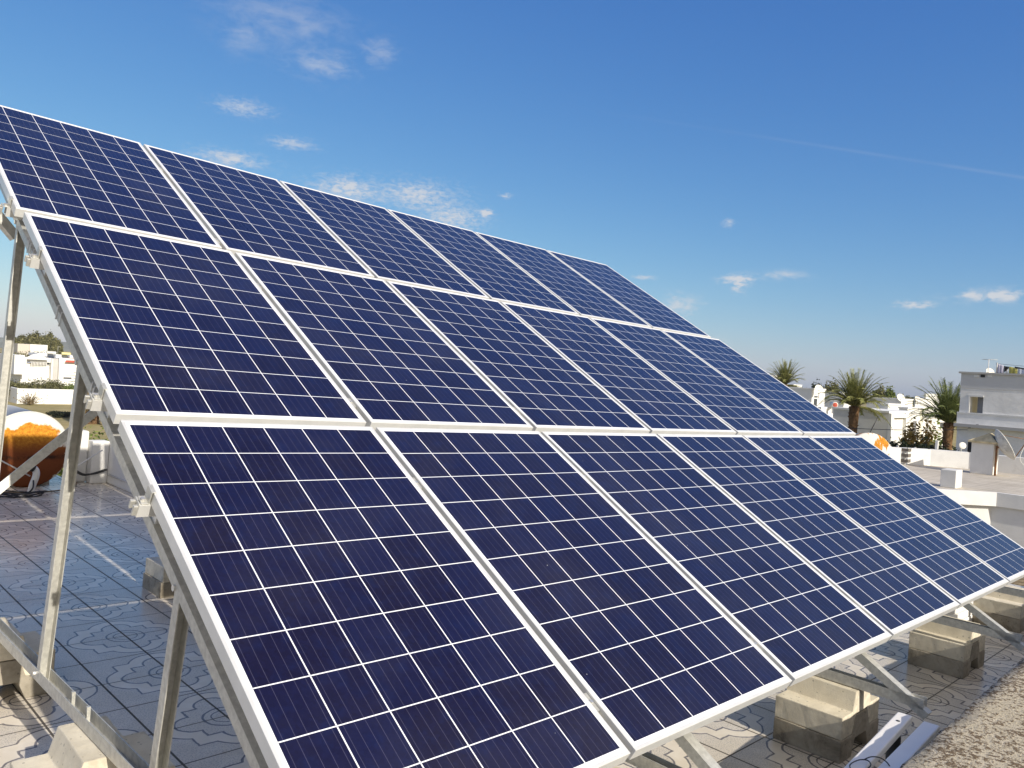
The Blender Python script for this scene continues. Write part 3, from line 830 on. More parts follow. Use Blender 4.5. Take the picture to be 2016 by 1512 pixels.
# ------------------------------------------------------------------ foliage builders
def leaf_cloud(mb, centres, n, size, flat=.0, seed=1):
    rd = random.Random(seed)
    tw = sum(c[3] * c[4] * c[5] for c in centres)
    for (x, y, z, rx, ry, rz) in centres:
        k = max(6, int(n * (rx * ry * rz) / tw))
        for _ in range(k):
            d = Vector((rd.gauss(0, 1), rd.gauss(0, 1), rd.gauss(0, 1))).normalized()
            rr = rd.random() ** .36
            rr *= 1 + .16 * rd.gauss(0, 1)
            p = Vector((x + d.x * rx * rr, y + d.y * ry * rr, z + d.z * rz * rr))
            s = size * rd.uniform(.5, 1.3)
            a = Vector((rd.gauss(0, 1), rd.gauss(0, 1), rd.gauss(0, 1))).normalized()
            nrm_ = (d + a * .9).normalized()
            e1 = nrm_.orthogonal().normalized(); e1 = (Matrix.Rotation(rd.uniform(0, 6.28), 3, nrm_) @ e1); e2 = nrm_.cross(e1)
            w = s * rd.uniform(.45, .8)
            mb.add([p - e1 * s, p + e2 * w, p + e1 * s, p - e2 * w], [(0, 1, 2, 3)])
    return mb
def tree(name, lab, cat, base, crown, n, size, leaf, trunk_r=.2, group=None, seed=1, limbs=4):
    """crown: ellipsoids relative to the base"""
    t = thing(name, lab, cat, T(*base), group)
    rd = random.Random(seed)
    tb = MB()
    top = max(crown, key=lambda c: c[2])
    zc = sum(c[2] for c in crown) / len(crown)
    tb.tube([(0, 0, -.3), (.1 * trunk_r, 0, zc * .35), (.0, .2 * trunk_r, zc * .7), (top[0] * .5, top[1] * .5, zc)], [trunk_r * 1.3, trunk_r, trunk_r * .8, trunk_r * .35], 8)
    for c in rd.sample(crown, min(limbs, len(crown))):
        tb.tube([(0, 0, zc * .45), (c[0] * .5, c[1] * .5, c[2] * .75), (c[0], c[1], c[2])], [trunk_r * .5, trunk_r * .35, trunk_r * .12], 6)
    tb.build('trunk', M_WOOD, t)
    leaf_cloud(MB(), crown, 1, 1, 0, seed)
    cm = leaf_cloud(MB(), crown, n, size, 0, seed); cm.build('crown', leaf, t)
    return t
def clump(rd, rx, ry, rz, zc, k):
    out = [(0, 0, zc, rx * .72, ry * .72, rz * .75)]
    for _ in range(k):
        a = rd.uniform(0, 6.28); q = rd.uniform(.4, .85)
        s = rd.uniform(.3, .5)
        out.append((math.cos(a) * rx * q, math.sin(a) * ry * q, zc + rd.uniform(-.6, .5) * rz * (1.05 - q * .4), rx * s, ry * s, rz * s))
    return out
def bush(name, lab, base, rx, ry, h, n, size, leaf, seed=1, group=None, k=9, cat='bush'):
    rd = random.Random(seed)
    t = thing(name, lab, cat, T(*base), group)
    st_ = MB()
    for _ in range(5):
        a = rd.uniform(0, 6.28); q = rd.uniform(.1, .5)
        st_.tube([(0, 0, -.1), (math.cos(a) * rx * q, math.sin(a) * ry * q, h * .7)], [.05, .015], 5)
    st_.build('stem', M_WOOD, t)
    hz_c = min(h * .5, max(1.4, rx * 1.5)); cm = MB(); leaf_cloud(cm, clump(rd, rx, ry, h - hz_c * .88, hz_c * .95, k), n, size, 0, seed)
    cm.build('foliage', leaf, t)
    return t
def palm(lab, base, hgt, L, nf, tr, leaf, seed, group='date palms', skirt=0.0, bulb=1.5, lean=(0, 0), spread=1.0):
    rd = random.Random(seed)
    t = thing('palm_tree', lab, 'palm tree', T(*base), group)
    tb = MB()
    pts = []; rs = []
    for i in range(15):
        f = i / 14
        pts.append((lean[0] * f * f, lean[1] * f * f, -.2 + (hgt + .2) * f))
        bb = 1 + (bulb - 1) * max(0, (f - .62) / .38) ** .7
        rs.append(tr * (1.12 - .2 * f if f < .62 else bb) * (1 + .05 * (i % 2)))
    tb.tube(pts, rs, 14)
    for i in range(150):                             # old frond stubs
        f = rd.uniform(.55, 1.0); a = rd.uniform(0, 6.28)
        bb = 1 + (bulb - 1) * max(0, (f - .62) / .38) ** .7
        p = Vector((lean[0] * f * f + math.cos(a) * tr * bb * .93, lean[1] * f * f + math.sin(a) * tr * bb * .93, hgt * f))
        d = Vector((math.cos(a), math.sin(a), .9)).normalized()
        tb.tube([p, p + d * tr * rd.uniform(.35, .7)], [tr * .20, tr * .10], 4, False)
    tb.build('trunk', M_BARK, t)
    top = Vector((lean[0], lean[1], hgt))
    cm = MB()
    for k in range(nf):
        az = k * 2.39996 + rd.uniform(-.2, .2)
        f = (k + .5) / nf
        el = R_(86 - 62 * f * spread) if k % 13 else R_(-4) + rd.uniform(-.10, .10)
        Lk = L * rd.uniform(.82, 1.1) * (1 - .12 * abs(f - .45))
        d = Vector((math.cos(az) * math.cos(el), math.sin(az) * math.cos(el), math.sin(el)))
        side = Vector((-math.sin(az), math.cos(az), 0)); p = top + Vector((math.cos(az), math.sin(az), 0)) * tr * .6
        seg = 14; droop = (.055 + .05 * f) * spread
        rp = [p.copy()]; dd = d.copy(); dirs = [d.copy()]
        for s in range(seg):
            dd = (dd + Vector((0, 0, -1)) * droop * (s / seg) * 1.9).normalized()
            p = p + dd * Lk / seg; rp.append(p.copy()); dirs.append(dd.copy())
        cm.tube(rp, [.030 * (1 - .85 * s / seg) * L / 2 for s in range(seg + 1)], 4, False, False)
        for s in range(3, seg * 2 + 1):
            fs_ = s / (seg * 2); i0 = min(int(fs_ * seg), seg - 1); fr_ = fs_ * seg - i0
            q = rp[i0].lerp(rp[i0 + 1], fr_); dq = dirs[i0]
            up_ = side.cross(dq).normalized()
            ll = L * .24 * (math.sin(min(1, fs_ * 1.2 + .12) * math.pi * .93) ** .6) * rd.uniform(.8, 1.15)
            for sg in (-1, 1):
                e = (dq * .95 + side * sg * .85 + up_ * rd.uniform(.12, .5)).normalized()
                w = (dq * .35 + up_ * .2).normalized() * L * .015
                tip = q + e * ll + Vector((0, 0, -.06 * ll))
                cm.add([q - w, q + w, tip + w * .15, tip - w * .15], [(0, 1, 2, 3)])
    cm.build('crown', leaf, t)
    if skirt:
        sm = MB()
        for k in range(130):
            az = rd.uniform(0, 6.28); z0 = hgt * rd.uniform(.55, 1.0); r0 = tr * 1.05
            p = Vector((math.cos(az) * r0, math.sin(az) * r0, z0)); o_ = Vector((math.cos(az), math.sin(az), 0))
            l = rd.uniform(.6, 1.2) * skirt
            p1 = p + o_ * l * .45 + Vector((0, 0, -.1 * l)); p2 = p1 + o_ * l * .12 + Vector((0, 0, -l * .9))
            sd = Vector((-math.sin(az), math.cos(az), 0)) * l * .13
            sm.add([p - sd * .4, p + sd * .4, p1 + sd, p2 + sd * .4, p2 - sd * .4, p1 - sd], [(0, 1, 2, 5), (5, 2, 3, 4)])
        sm.build('dead_frond_skirt', L_DRY, t)
    return t
def ground_pt(x, depth_axis, val):
    p = at(x, 800, depth_axis, val); return Vector((p.x, p.y, GZ))

# ------------------------------------------------------------------ left background: lawn, garden wall, white house, trees
ga, gb = at(33, 795, 2, GZ), at(150, 797, 2, GZ)
YW = ga.y
gtop = at(90, 766, 1, YW).z
gw = MB(); gx1 = ga.x
gw.box((gx1, YW, GZ - .2), (gx1 + 60, YW + .3, gtop))
gw.box((gx1 - .0, YW + .301, GZ - .2), (gx1 + .3, YW + 60, gtop))
tag(gw.build('garden_wall', M_WHITE_F, bevel=.04), 'long low white garden wall beyond the lawn, turning a corner', 'wall')
# dry stalky plant at the wall corner
db = at(58, 800, 1, YW - 2.2)
dp = thing('dry_plant', 'dry yellow stalky shrub before the white garden wall', 'plant', T(db.x, db.y, GZ))
dm = MB(); rd = random.Random(5)
for k in range(110):
    a = rd.uniform(0, 6.28); e = rd.uniform(.3, 1.2); l = rd.uniform(.9, 2.4) * (1.2 if k % 6 == 0 else .8)
    d = Vector((math.cos(a) * math.cos(e), math.sin(a) * math.cos(e), math.sin(e)))
    p = d * l; sd = Vector((-math.sin(a), math.cos(a), 0)) * .02
    dm.add([-sd, sd, p + sd * .5, p - sd * .5], [(0, 1, 2, 3)])
    for j in range(6):
        q = p * rd.uniform(.35, 1); s = rd.uniform(.06, .14); u_ = Vector((rd.gauss(0, 1), rd.gauss(0, 1), rd.gauss(0, 1))).normalized(); w_ = u_.orthogonal().normalized()
        dm.add([q - u_ * s, q + w_ * s * .5, q + u_ * s, q - w_ * s * .5], [(0, 1, 2, 3)])
dm.build('stalks', L_DRY, dp)
# low dark shrub on the lawn
lb = at(122, 822, 2, GZ)
bush('lawn_shrub', 'low flat dark shrub on the dry lawn left of the palm', (lb.x, lb.y, GZ), 1.6, 1.2, .75, 3500, .08, L_HEDGE, 11)
# hedge-like bushes behind the garden wall
for k, (x, ytop, w, lf) in enumerate(((20, 742, 4.2, L_OLIVE), (45, 748, 3.8, L_OLIVE), (80, 741, 4.5, L_OLIVE), (107, 752, 3.6, L_OLIVE), (136, 752, 3.4, L_GREEN), (-8, 735, 4.5, L_OLIVE))):
    YB = YW + 5 + (k % 2) * 2
    p = at(x, ytop, 1, YB)
    labs = ['olive green bush left of the house with a grey side wall', 'olive bush below the left corner of the big white house', 'tallest olive bush before the white house front', 'small olive bush below the grey strip of the house', 'yellow green bush below the red roofed wing', 'olive bush at the left picture edge behind the tall post']
    bush('garden_bush', labs[k], (p.x, YB, GZ), w * .72, 1.8, p.z - GZ, 5500, .12, lf, 20 + k, 'bushes behind the garden wall')
# the white house
YH = YW + 26
def X_at(x, Y): return at(x, 720, 1, Y).x
def Z_at(x, y, Y): return at(x, y, 1, Y).z
hs = thing('white_house', 'large white house with rounded parapet, loggia and red roofed right wing', 'house', T(X_at(85, YH), YH, GZ))
O = Vector((X_at(85, YH), YH, GZ))
def hb(name, x0, x1, y0, y1, dep0, dep1, m, base=None, bev=0):
    """box on the house front: photo columns x0..x1 and rows y0 (top)..y1 (bottom), front at YH+dep0, back at YH+dep1"""
    Y = YH + dep0
    X0, X1 = X_at(x0, Y), X_at(x1, Y); Z1 = Z_at((x0 + x1) / 2, y0, Y); Z0 = GZ - .2 if y1 is None else Z_at((x0 + x1) / 2, y1, Y)
    mb = MB(); mb.box((X0 - O.x, dep0, Z0 - O.z), (X1 - O.x, dep1, Z1 - O.z))
    return mb.build(name, m, base or hs, bevel=bev)
hb('wall', 41.5, 52, 703, None, 0, 12, M_WHITE_F)
hb('wall', 28, 48, 699, 737, -1.6, 9.0, M_WHITE_F)
hb('wall', 52.2, 101, 715.5, None, 1.6, 12, M_WHITE_F)
hb('lintel', 52.2, 101, 704, 712, .9, 3, M_WHITE_F)
hb('wall', 101.2, 104.5, 706, None, .3, 12, M_WHITE_F)
hb('wall', 104.7, 116, 706, None, .7, 12, mat('grey painted wall strip', (.52, .50, .48), .9, vary=.05, vscale=.5))
hb('wall', 116.2, 175, 706, None, 0, 12, M_WHITE_F)
ap = MB()                                             # rounded parapet crest
Yc = YH + .2
cx0, cx1 = X_at(50, Yc) - O.x, X_at(94, Yc) - O.x; zb_ = Z_at(72, 708, Yc) - O.z; zt_ = Z_at(72, 696.5, Yc) - O.z
pl = [(cx0, zb_)] + [(cx0 + (cx1 - cx0) * f, zb_ + .25 + (zt_ - zb_ - .25) * math.sin(math.pi * f) ** 1.3) for f in [j / 20 for j in range(21)]] + [(cx1, zb_)]
ap.prism(pl, -.6, -.2, MYZ)
ap.build('parapet_crest', M_WHITE_F, hs)
for k in range(11):                                   # loggia balusters
    x = 61.5 + k * 2.9
    hb('baluster', x, x + 1.3, 713, 718.5, .95, 1.25, M_WHITE_F)
hb('rail', 59, 101, 712.2, 713.2, .9, 1.4, M_WHITE_F)
hb('loggia_shade', 60, 100, 716.2, 719.5, 1.58, 1.7, mat('loggia shadow gap', (.42, .42, .42), .9))  # flat grey strip, the shade inside the loggia put into its colour
rr_ = MB()                                            # red tiled pent roof
Yr = YH - .3
xa, xb = X_at(127, Yr) - O.x, X_at(175, Yr) - O.x; za, zb2 = Z_at(140, 712, Yr) - O.z, Z_at(140, 704.8, Yr) - O.z
rr_.add([(xa, -.6, za), (xb, -.6, za), (xb, 1.2, zb2), (xa + 1.0, 1.2, zb2), (xa, -.6, za - .12), (xb, -.6, za - .12)], [(0, 1, 2, 3), (4, 5, 1, 0)])
rr_.build('tiled_roof', M_RED, hs)
hb('window', 126, 142, 743, 746, -.02, .1, M_GLASS)
hb('roof_ledge', 73, 92, 695.5, 700.5, 3, 9, M_WHITE_F)
hb('chimney', 109, 120, 698, 706, 2.4, 5, M_WHITE_F)
hb('chimney', 137, 147, 699, 706, 2.4, 5, M_WHITE_F)
# solar water heaters on the house roof
for k, (x0, x1, yt, m, lab) in enumerate(((92, 110, 691.5, M_BEIGE, 'white solar water heater on the roof of the big white house'), (121, 138.5, 693.5, M_YEL, 'yellow solar water heater above the red pent roof'))):
    Y = YH + 4
    Xc = (X_at(x0, Y) + X_at(x1, Y)) / 2; zt = Z_at((x0 + x1) / 2, yt, Y); wd = X_at(x1, Y) - X_at(x0, Y); zb_ = Z_at((x0 + x1) / 2, 705, Y)
    t = thing('solar_heater', lab, 'water heater', T(Xc, Y, zb_), 'solar water heaters')
    mb = MB(); mb.lathe([(0, 0), (.26, 0), (.28, .06), (.28, wd - .06), (.26, wd), (0, wd)], T(-wd / 2, .35, zt - zb_ - .28) @ Matrix.Rotation(R_(90), 4, 'Y'), 16); mb.build('tank', m, t)
    mb = MB(); h_ = zt - zb_ - .5
    mb.add([(-wd / 2, -.9, .05), (wd / 2, -.9, .05), (wd / 2, .3, h_), (-wd / 2, .3, h_), (-wd / 2, -.84, 0), (wd / 2, -.84, 0), (wd / 2, .36, h_ - .05), (-wd / 2, .36, h_ - .05)], [(0, 1, 2, 3), (7, 6, 5, 4), (0, 4, 5, 1), (1, 5, 6, 2), (2, 6, 7, 3), (3, 7, 4, 0)])
    mb.build('collector', M_GLASS, t)
    mb = MB(); mb.box((-wd / 2 + .1, .33, 0), (-wd / 2 + .15, .38, zt - zb_ - .5)); mb.box((wd / 2 - .15, .33, 0), (wd / 2 - .1, .38, zt - zb_ - .5)); mb.build('stand', M_GALV, t)
def antenna(lab, x, ytop, ybot, axis, val, arm=.5, group='roof aerials'):
    p0, p1 = at(x, ybot, axis, val), at(x, ytop, axis, val)
    t = thing('aerial', lab, 'aerial', T(*p0), group)
    h = p1.z - p0.z
    mb = MB(); mb.tube([(0, 0, 0), (0, 0, h)], .016, 6); mb.build('mast', M_PVC, t)
    mb = MB(); mb.tube([(0, -arm * .2, h * .96), (arm, arm * .4, h)], .012, 5)
    for j in range(4): mb.tube([(arm * (.25 + .2 * j), -.22, h * .985), (arm * (.25 + .2 * j), .28, h * .985)], .008, 4)
    mb.build('antenna', M_PVC, t)
antenna('thin white mast left of the white solar heater', 74.5, 684, 697, 1, YH + 4, .25)
antenna('thin bent white mast between the two solar heaters', 113.5, 682, 699, 1, YH + 4.5, .55)
# far low houses and the wooded hill
YF = YW + 110
for k, (x0, x1, y0, y1, lab, m) in enumerate(((33, 57, 677, 690, 'far low beige house below the wooded rise, left part', mat('far cream wall', (.58, .53, .46), .9)), (57.5, 92, 678.5, 690, 'far long low white building below the wooded rise', M_WHITE_F), (19, 34, 686.5, 690, 'far low white wall beside the beige house', M_WHITE_F))):
    Y = YF + k * 3
    X0, X1 = X_at(x0, Y), X_at(x1, Y); z1 = Z_at((x0 + x1) / 2, y0, Y); 
    t = thing('far_house', lab, 'house', T((X0 + X1) / 2, Y, GZ), 'far low houses')
    w_ = (X1 - X0) / 2
    MB().box((-w_, 0, -.2), (w_, 8, z1 - GZ)).build('wall', m, t)
    if k < 2:
        for j in range(4):
            xx = -w_ + w_ * 2 * (j + .5) / 4
            MB().box((xx - .9, -.03, .4), (xx + .9, .1, (z1 - GZ) * .55)).build('window', mat('far window shade', (.20, .165, .12), .8) if j == 0 and k == 0 else M_GLASS, t)
rd = random.Random(9)
HT = [(70, 648, 30, 9.5), (42, 655, 24, 8), (95, 650, 24, 8.5), (110, 660, 20, 7), (28, 660, 16, 7), (58, 655, 22, 8), (84, 657, 22, 8), (118, 672, 12, 5)]
tl = ['tallest round tree of the far wooded rise', 'tree on the left flank of the far wooded rise', 'flat topped tree right of the highest on the wooded rise', 'tree at the right shoulder of the far wooded rise', 'leftmost low tree of the far wooded rise',
      'dark tree just left of the highest on the wooded rise', 'tree in the middle front of the wooded rise', 'small tree at the right foot of the wooded rise']
for k, (x, yt, wpx, _) in enumerate(HT):
    Y = YF + 38 + (k % 3) * 7
    p = at(x, yt, 1, Y); h = p.z - GZ
    mpp = abs(X_at(x + 1, Y) - X_at(x, Y))
    rr = wpx * .55 * mpp
    tree('hill_tree', tl[k], 'tree', (p.x, Y, GZ), clump(random.Random(60 + k), rr, rr * .7, h * .40, h * .60, 16), 9000, .30, L_OLIVE, .5, 'trees on the far wooded rise', 60 + k)
for k, (x, yt) in enumerate(((22, 687), (40, 688.5), (58, 687), (75, 688), (96, 689), (118, 688), (140, 690))):
    Y = YF - 22; p = at(x, yt, 1, Y)
    bush('far_bush', 'dark low bush in the far hedge row, ' + ['at the far left behind the post', 'second from the left', 'third, below the beige house', 'fourth, left of the thin mast', 'fifth, over the white heater', 'sixth, above the chimney', 'last before the frame rail'][k], (p.x, Y, GZ), 3.6, 2.0, p.z - GZ, 4000, .16, L_OLIVE, 80 + k, 'far hedge row', 7)
# palm with a dry skirt and the big bush beside the parapet
pg = at(181, 834, 2, GZ)
pt_ = at(181, 757, 1, pg.y).z
palm('stout palm with a skirt of dry hanging fronds behind the panel edge at left', (pg.x, pg.y, GZ), pt_ - GZ - .2, 2.6, 46, .62, L_GREEN, 31, 'date palms', 1.9, 1.15)
pb_ = at(192, 830, 1, 36.0)
bush('garden_bush', 'rounded green bush just beyond the white parapet', (pb_.x, 36.0, GZ), 1.9, 1.6, pb_.z - GZ, 9000, .085, L_GREEN, 33, None, 14)

# ------------------------------------------------------------------ right: neighbouring roof
RZ = -.5
nr = MB()
roofpoly = [(18.2, 4.5), (19.162, 3.536), (19.32, -2.0), (25.2, -2.0), (25.2, 6.0), (24.57, 6.62), (23.2, 8.2), (20.0, 8.2), (17.6, 6.2)]
nr.prism(roofpoly, RZ - .16, RZ, Matrix())
nb = thing('neighbour_house', 'neighbouring white house with a flat beige roof and low parapet at the right', 'house', T(0, 0, GZ))
nr2 = nr.build('roof_slab', [M_RSHEET], nb); nr2.matrix_parent_inverse = nb.matrix_world.inverted()
nm_ = MB()
cpoly = [(18.13, 4.44), (19.10, 3.50), (19.26, -2.1), (19.36, -2.1), (19.20, 3.55), (18.22, 4.52)]
nm_.prism(cpoly, RZ - .27, RZ + .035, Matrix())
o = nm_.build('fascia', M_WHITE, nb); o.matrix_parent_inverse = nb.matrix_world.inverted()
wl_ = MB()
wpoly = [(18.26, 4.52), (19.16, 3.60), (19.34, -1.8), (25.0, -1.8), (25.0, 5.9), (24.4, 6.5), (23.1, 8.0), (20.1, 8.0), (17.9, 6.1)]
wl_.prism(wpoly, GZ - .2, RZ - .161, Matrix())
o = wl_.build('wall', M_WHITE, nb); o.matrix_parent_inverse = nb.matrix_world.inverted()
def pbox(mb, a, b2, th, z0, z1):
    a = Vector((a[0], a[1], 0)); b2 = Vector((b2[0], b2[1], 0)); d = (b2 - a).normalized(); n_ = Vector((-d.y, d.x, 0)) * th
    mb.add([(p.x, p.y, z) for z in (z0, z1) for p in (a, b2, b2 + n_, a + n_)], [(3, 2, 1, 0), (4, 5, 6, 7), (0, 1, 5, 4), (1, 2, 6, 5), (2, 3, 7, 6), (3, 0, 4, 7)])
pp_ = MB()
E1, E2, E3, E4 = (23.0, 7.95), (24.55, 6.60), (25.0, 5.70), (25.0, -1.9)
for a, b2 in ((E1, E2), (E2, E3), (E3, E4)):
    pbox(pp_, b2, a, -.16, RZ, RZ + .30); pbox(pp_, b2, a, -.24, RZ + .301, RZ + .48)
o = pp_.build('parapet', M_WHITE, nb); o.matrix_parent_inverse = nb.matrix_world.inverted()
# gravel terrace between the houses
tz = -1.95
MB().box((8.3, -4, GZ), (19.2, 3.4, tz)).build('gravel_terrace', M_GRAVEL)
tag(bpy.data.objects['gravel_terrace'], kind='structure')
# small box and chimney on that roof
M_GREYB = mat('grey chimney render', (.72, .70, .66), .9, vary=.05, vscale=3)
bx = at(1700 + 940 / 6.3, 840 + 745 / 6.3, 2, RZ); bx2 = at(1700 + 1140 / 6.3, 840 + 770 / 6.3, 2, RZ)
bt = at(1700 + 1140 / 6.3, 840 + 545 / 6.3, 0, bx2.x).z
o = MB().box((0, 0, 0), (.45, bx.y - bx2.y, bt - RZ)).build('vent_box', M_GREYB, mw=T(bx2.x, bx2.y, RZ), bevel=.015)
tag(o, 'small white rendered vent box on the neighbouring flat roof', 'vent')
c1, c2 = at(1700 + 1320 / 6.3, 840 + 590 / 6.3, 2, RZ), at(1700 + 1595 / 6.3, 840 + 605 / 6.3, 2, RZ)
CXX = c2.x; wch = at(1700 + 1320 / 6.3, 840 + 500 / 6.3, 0, CXX).y - c2.y
zt = at(1700 + 1595 / 6.3, 840 + 215 / 6.3, 0, CXX).z
ch = thing('chimney', 'white rendered chimney with a stone gabled cap beside the satellite dish', 'chimney', T(CXX, c2.y, RZ))
MB().box((0, 0, 0), (.50, wch, zt - RZ)).build('shaft', M_GREYB, ch, bevel=.012)
cp = MB(); zp = zt - RZ + .003; zk = at(1700 + 1520 / 6.3, 840 + 75 / 6.3, 0, CXX + .25).z - RZ
e = .075
cp.add([(-e, -e, zp), (.5 + e, -e, zp), (.5 + e, wch + e, zp), (-e, wch + e, zp), (-e, -e, zp + .05), (.5 + e, -e, zp + .05), (.5 + e, wch + e, zp + .05), (-e, wch + e, zp + .05), (.12, .17, zk), (.38, .17, zk)],
       [(3, 2, 1, 0), (0, 1, 5, 4), (1, 2, 6, 5), (2, 3, 7, 6), (3, 0, 4, 7), (4, 5, 9, 8), (5, 6, 9), (6, 7, 8, 9), (7, 4, 8)])
cp.build('cap', mat('lichen stained stone', (.56, .47, .29), .95, vary=.25, vscale=6, bump=.5, bscale=25), ch, bevel=.01)
# satellite dish
dc = at(1979, 875, 0, CXX + .1)
ds = thing('satellite_dish', 'large weathered satellite dish on a rusty pole at the right edge', 'satellite dish', T(dc.x, dc.y, RZ))
hz_ = dc.z - RZ
aim = Vector((.42, -.76, .50)).normalized()
Mq = aim.to_track_quat('Z', 'Y').to_matrix().to_4x4(); Md = T(0, 0, hz_) @ Mq
rD = .45
prf = [(rD * f, .16 * f * f - .16) for f in [j / 10 for j in range(11)]] + [(rD * 1.012, .004), (rD * 1.012, -.012)] + [(rD * f, .16 * f * f - .176) for f in [j / 10 for j in range(10, -1, -1)]]
mb = MB(); mb.lathe(prf, Md, 40); mb.build('reflector', mat('weathered grey dish', (.60, .59, .55), .7, vary=.12, vscale=6, stain=((.26, .24, .20), 4, .5, .8)), ds)
mb = MB(); mb.tube([Md @ Vector((0, -rD, 0)), Md @ Vector((0, -.12, .55))], .012, 6); mb.tube([Md @ Vector((rD * .7, .3, 0)), Md @ Vector((0, -.12, .55))], .008, 6); mb.build('feed_arm', M_RUSTPOLE, ds)
mb = MB(); mb.lathe([(0, 0), (.035, 0), (.05, .12), (0, .12)], Md @ T(0, -.12, .52), 12); mb.build('receiver', M_PVC, ds)
pq = Md @ Vector((0, .05, -.20))
mb = MB(); mb.tube([(pq.x, pq.y, 0), (pq.x, pq.y, pq.z)], .028, 8); mb.tube([(pq.x, pq.y, pq.z - .05), Md @ Vector((0, 0, -.17))], .03, 6); mb.build('pole', M_RUSTPOLE, ds)
mb = MB(); mb.tube(smooth_pts([Md @ Vector((0, -.12, .55)), Vector((.1, -.35, hz_ * .55)), Vector((.25, -.75, hz_ * .2)), Vector((.4, -1.2, .02))]), .009, 5); mb.build('cable', M_PVC, ds)
# rust-run white tank on the neighbouring roof, behind the array edge
rc_ = at(1712, 898, 0, 20.6)
t2 = thing('water_tank', 'white tank with orange rust runs on the neighbouring roof behind the array edge', 'water tank', T(rc_.x, rc_.y, rc_.z))
rT = .62
MT = Vector((-.72, -.69, .1)).to_track_quat('Z', 'Y').to_matrix().to_4x4()
mb = MB(); mb.lathe([(0, .12)] + [(rT * math.sin(j / 10 * math.pi / 2), .12 * math.cos(j / 10 * math.pi / 2)) for j in range(1, 11)] + [(rT, -.8), (0, -.82)], MT, 40); mb.build('shell', M_RUST2, t2)
mb = MB(); mb.box((-.3, -.3, RZ - rc_.z), (.3, .3, -rT * .8)); mb.build('cradle', M_GREYB, t2)
# crate frame and junk on the roof edge
jk = at(1775, 912, 2, RZ)
cr = thing('crate', 'dark slatted crate standing on the neighbouring roof beside the rusty tank', 'crate', T(jk.x, jk.y, RZ))
mb = MB()
for (ax, ay) in ((-.3, -.25), (.3, -.25), (.3, .25), (-.3, .25)): mb.box((ax - .025, ay - .025, 0), (ax + .025, ay + .025, .5))
mb.build('post', M_GREYB, cr)
for z in (.12, .28, .44):
    mb = MB(); mb.box((-.33, -.285, z - .05), (.33, -.277, z + .04)); mb.box((-.335, -.28, z - .05), (-.327, .28, z + .04)); mb.build('slat', mat('grey weathered wood', (.15, .13, .11), .9, vary=.3, vscale=5), cr)
# floodlight and small dish standing on the far parapet
pf = at(1892, 886, 0, 25.1)
fl = thing('floodlight', 'small white floodlight on the neighbouring parapet', 'lamp', T(pf.x, pf.y, RZ + .48))
mb = MB(); mb.tube([(0, 0, 0), (0, 0, .14)], .02, 6); mb.build('bracket', M_GALV, fl)
mb = MB(); mb.lathe([(0, 0), (.07, .0), (.105, .09), (.098, .10), (0, .07)], T(0, 0, .16) @ Vector((-.8, -.6, .25)).to_track_quat('Z', 'Y').to_matrix().to_4x4(), 16); mb.build('head', M_PAINT, fl)
pf = at(1844, 882, 0, 24.9)
o = MB().box((-.04, -.04, 0), (.04, .04, .26)).build('vent_pipe', M_PVC, mw=T(pf.x, pf.y, RZ + .481), bevel=.008)
tag(o, 'short pale vent pipe standing on the neighbouring parapet', 'pipe')

# ------------------------------------------------------------------ right: tall grey rendered building
BX = 33.0
def face(x, y): p = at(x, y, 0, BX); return p.y, p.z
yl, ztop_ = face(1893.5, 735)
gb_ = thing('grey_building', 'tall building with a rough grey rendered wall and one open window', 'building', T(BX, yl, GZ))
OB = Vector((BX, yl, GZ))
def rect(x0, x1, y0, y1):
    ya, z1 = face(x0, y0); yb2, z0 = face(x1, y1); return ya - OB.y, yb2 - OB.y, z0 - OB.z, z1 - OB.z
# wall with a real opening
ya, yb2, z0, z1 = rect(1893.5, 2120, 735, 827); yr = -9.5
wa, wb_, wz0, wz1 = rect(1906.5, 1933.5, 777, 824)
z1 = ztop_ - GZ
w = MB()
zled = z0
w.box((0, wa, zled), (.30, 0, z1)); w.box((0, yr, zled), (.30, wb_, z1)); w.box((0, wb_, wz1), (.30, wa, z1)); w.box((0, wb_, zled), (.30, wa, wz0))
w.box((.301, -.30, zled), (4, 0, z1)); w.box((.301, yr, zled), (4, yr + .3, z1)); w.box((3.0, yr + .301, zled), (3.2, -.301, z1))
w.build('upper_wall', M_GREYW, gb_)
sb = rect(1890, 2120, 735, 762)
w = MB(); w.box((-.012, yr, z1 - .56), (-.001, 0.012, z1 - .001)); w.build('render_band', mat('smooth grey band', (.60, .595, .59), .9, vary=.05, vscale=1), gb_)
w = MB(); w.box((-.07, yr - .1, z1), (4.1, .09, z1 + .07)); w.build('coping', mat('grey coping', (.47, .46, .44), .85), gb_)
fm = mat('white window surround', (.74, .73, .70), .8)
w = MB(); t_ = .07
w.box((-.02, wa - t_, wz0), (.29, wa, wz1)); w.box((-.02, wb_, wz1 - t_), (.29, wa - t_, wz1)); wf = w.build('window', fm, gb_)
w = MB(); w.box((.31, wb_ - .5, wz0 - .3), (.35, wb_ + (wa - wb_) * .52, wz1 + .2)); w.build('shutter', mat('grey shutter', (.27, .27, .28), .7), wf)
for k, (x0, x1, m) in enumerate(((1918, 1927, fm), (1931, 1939.5, M_DARK), (1945, 1953.5, fm))):
    a_, b__, c_, d__ = rect(x0, x1, 737.5, 743)
    w = MB(); w.box((-.03, b__, c_), (.001, a_, d__)); w.build('vent', m, gb_)
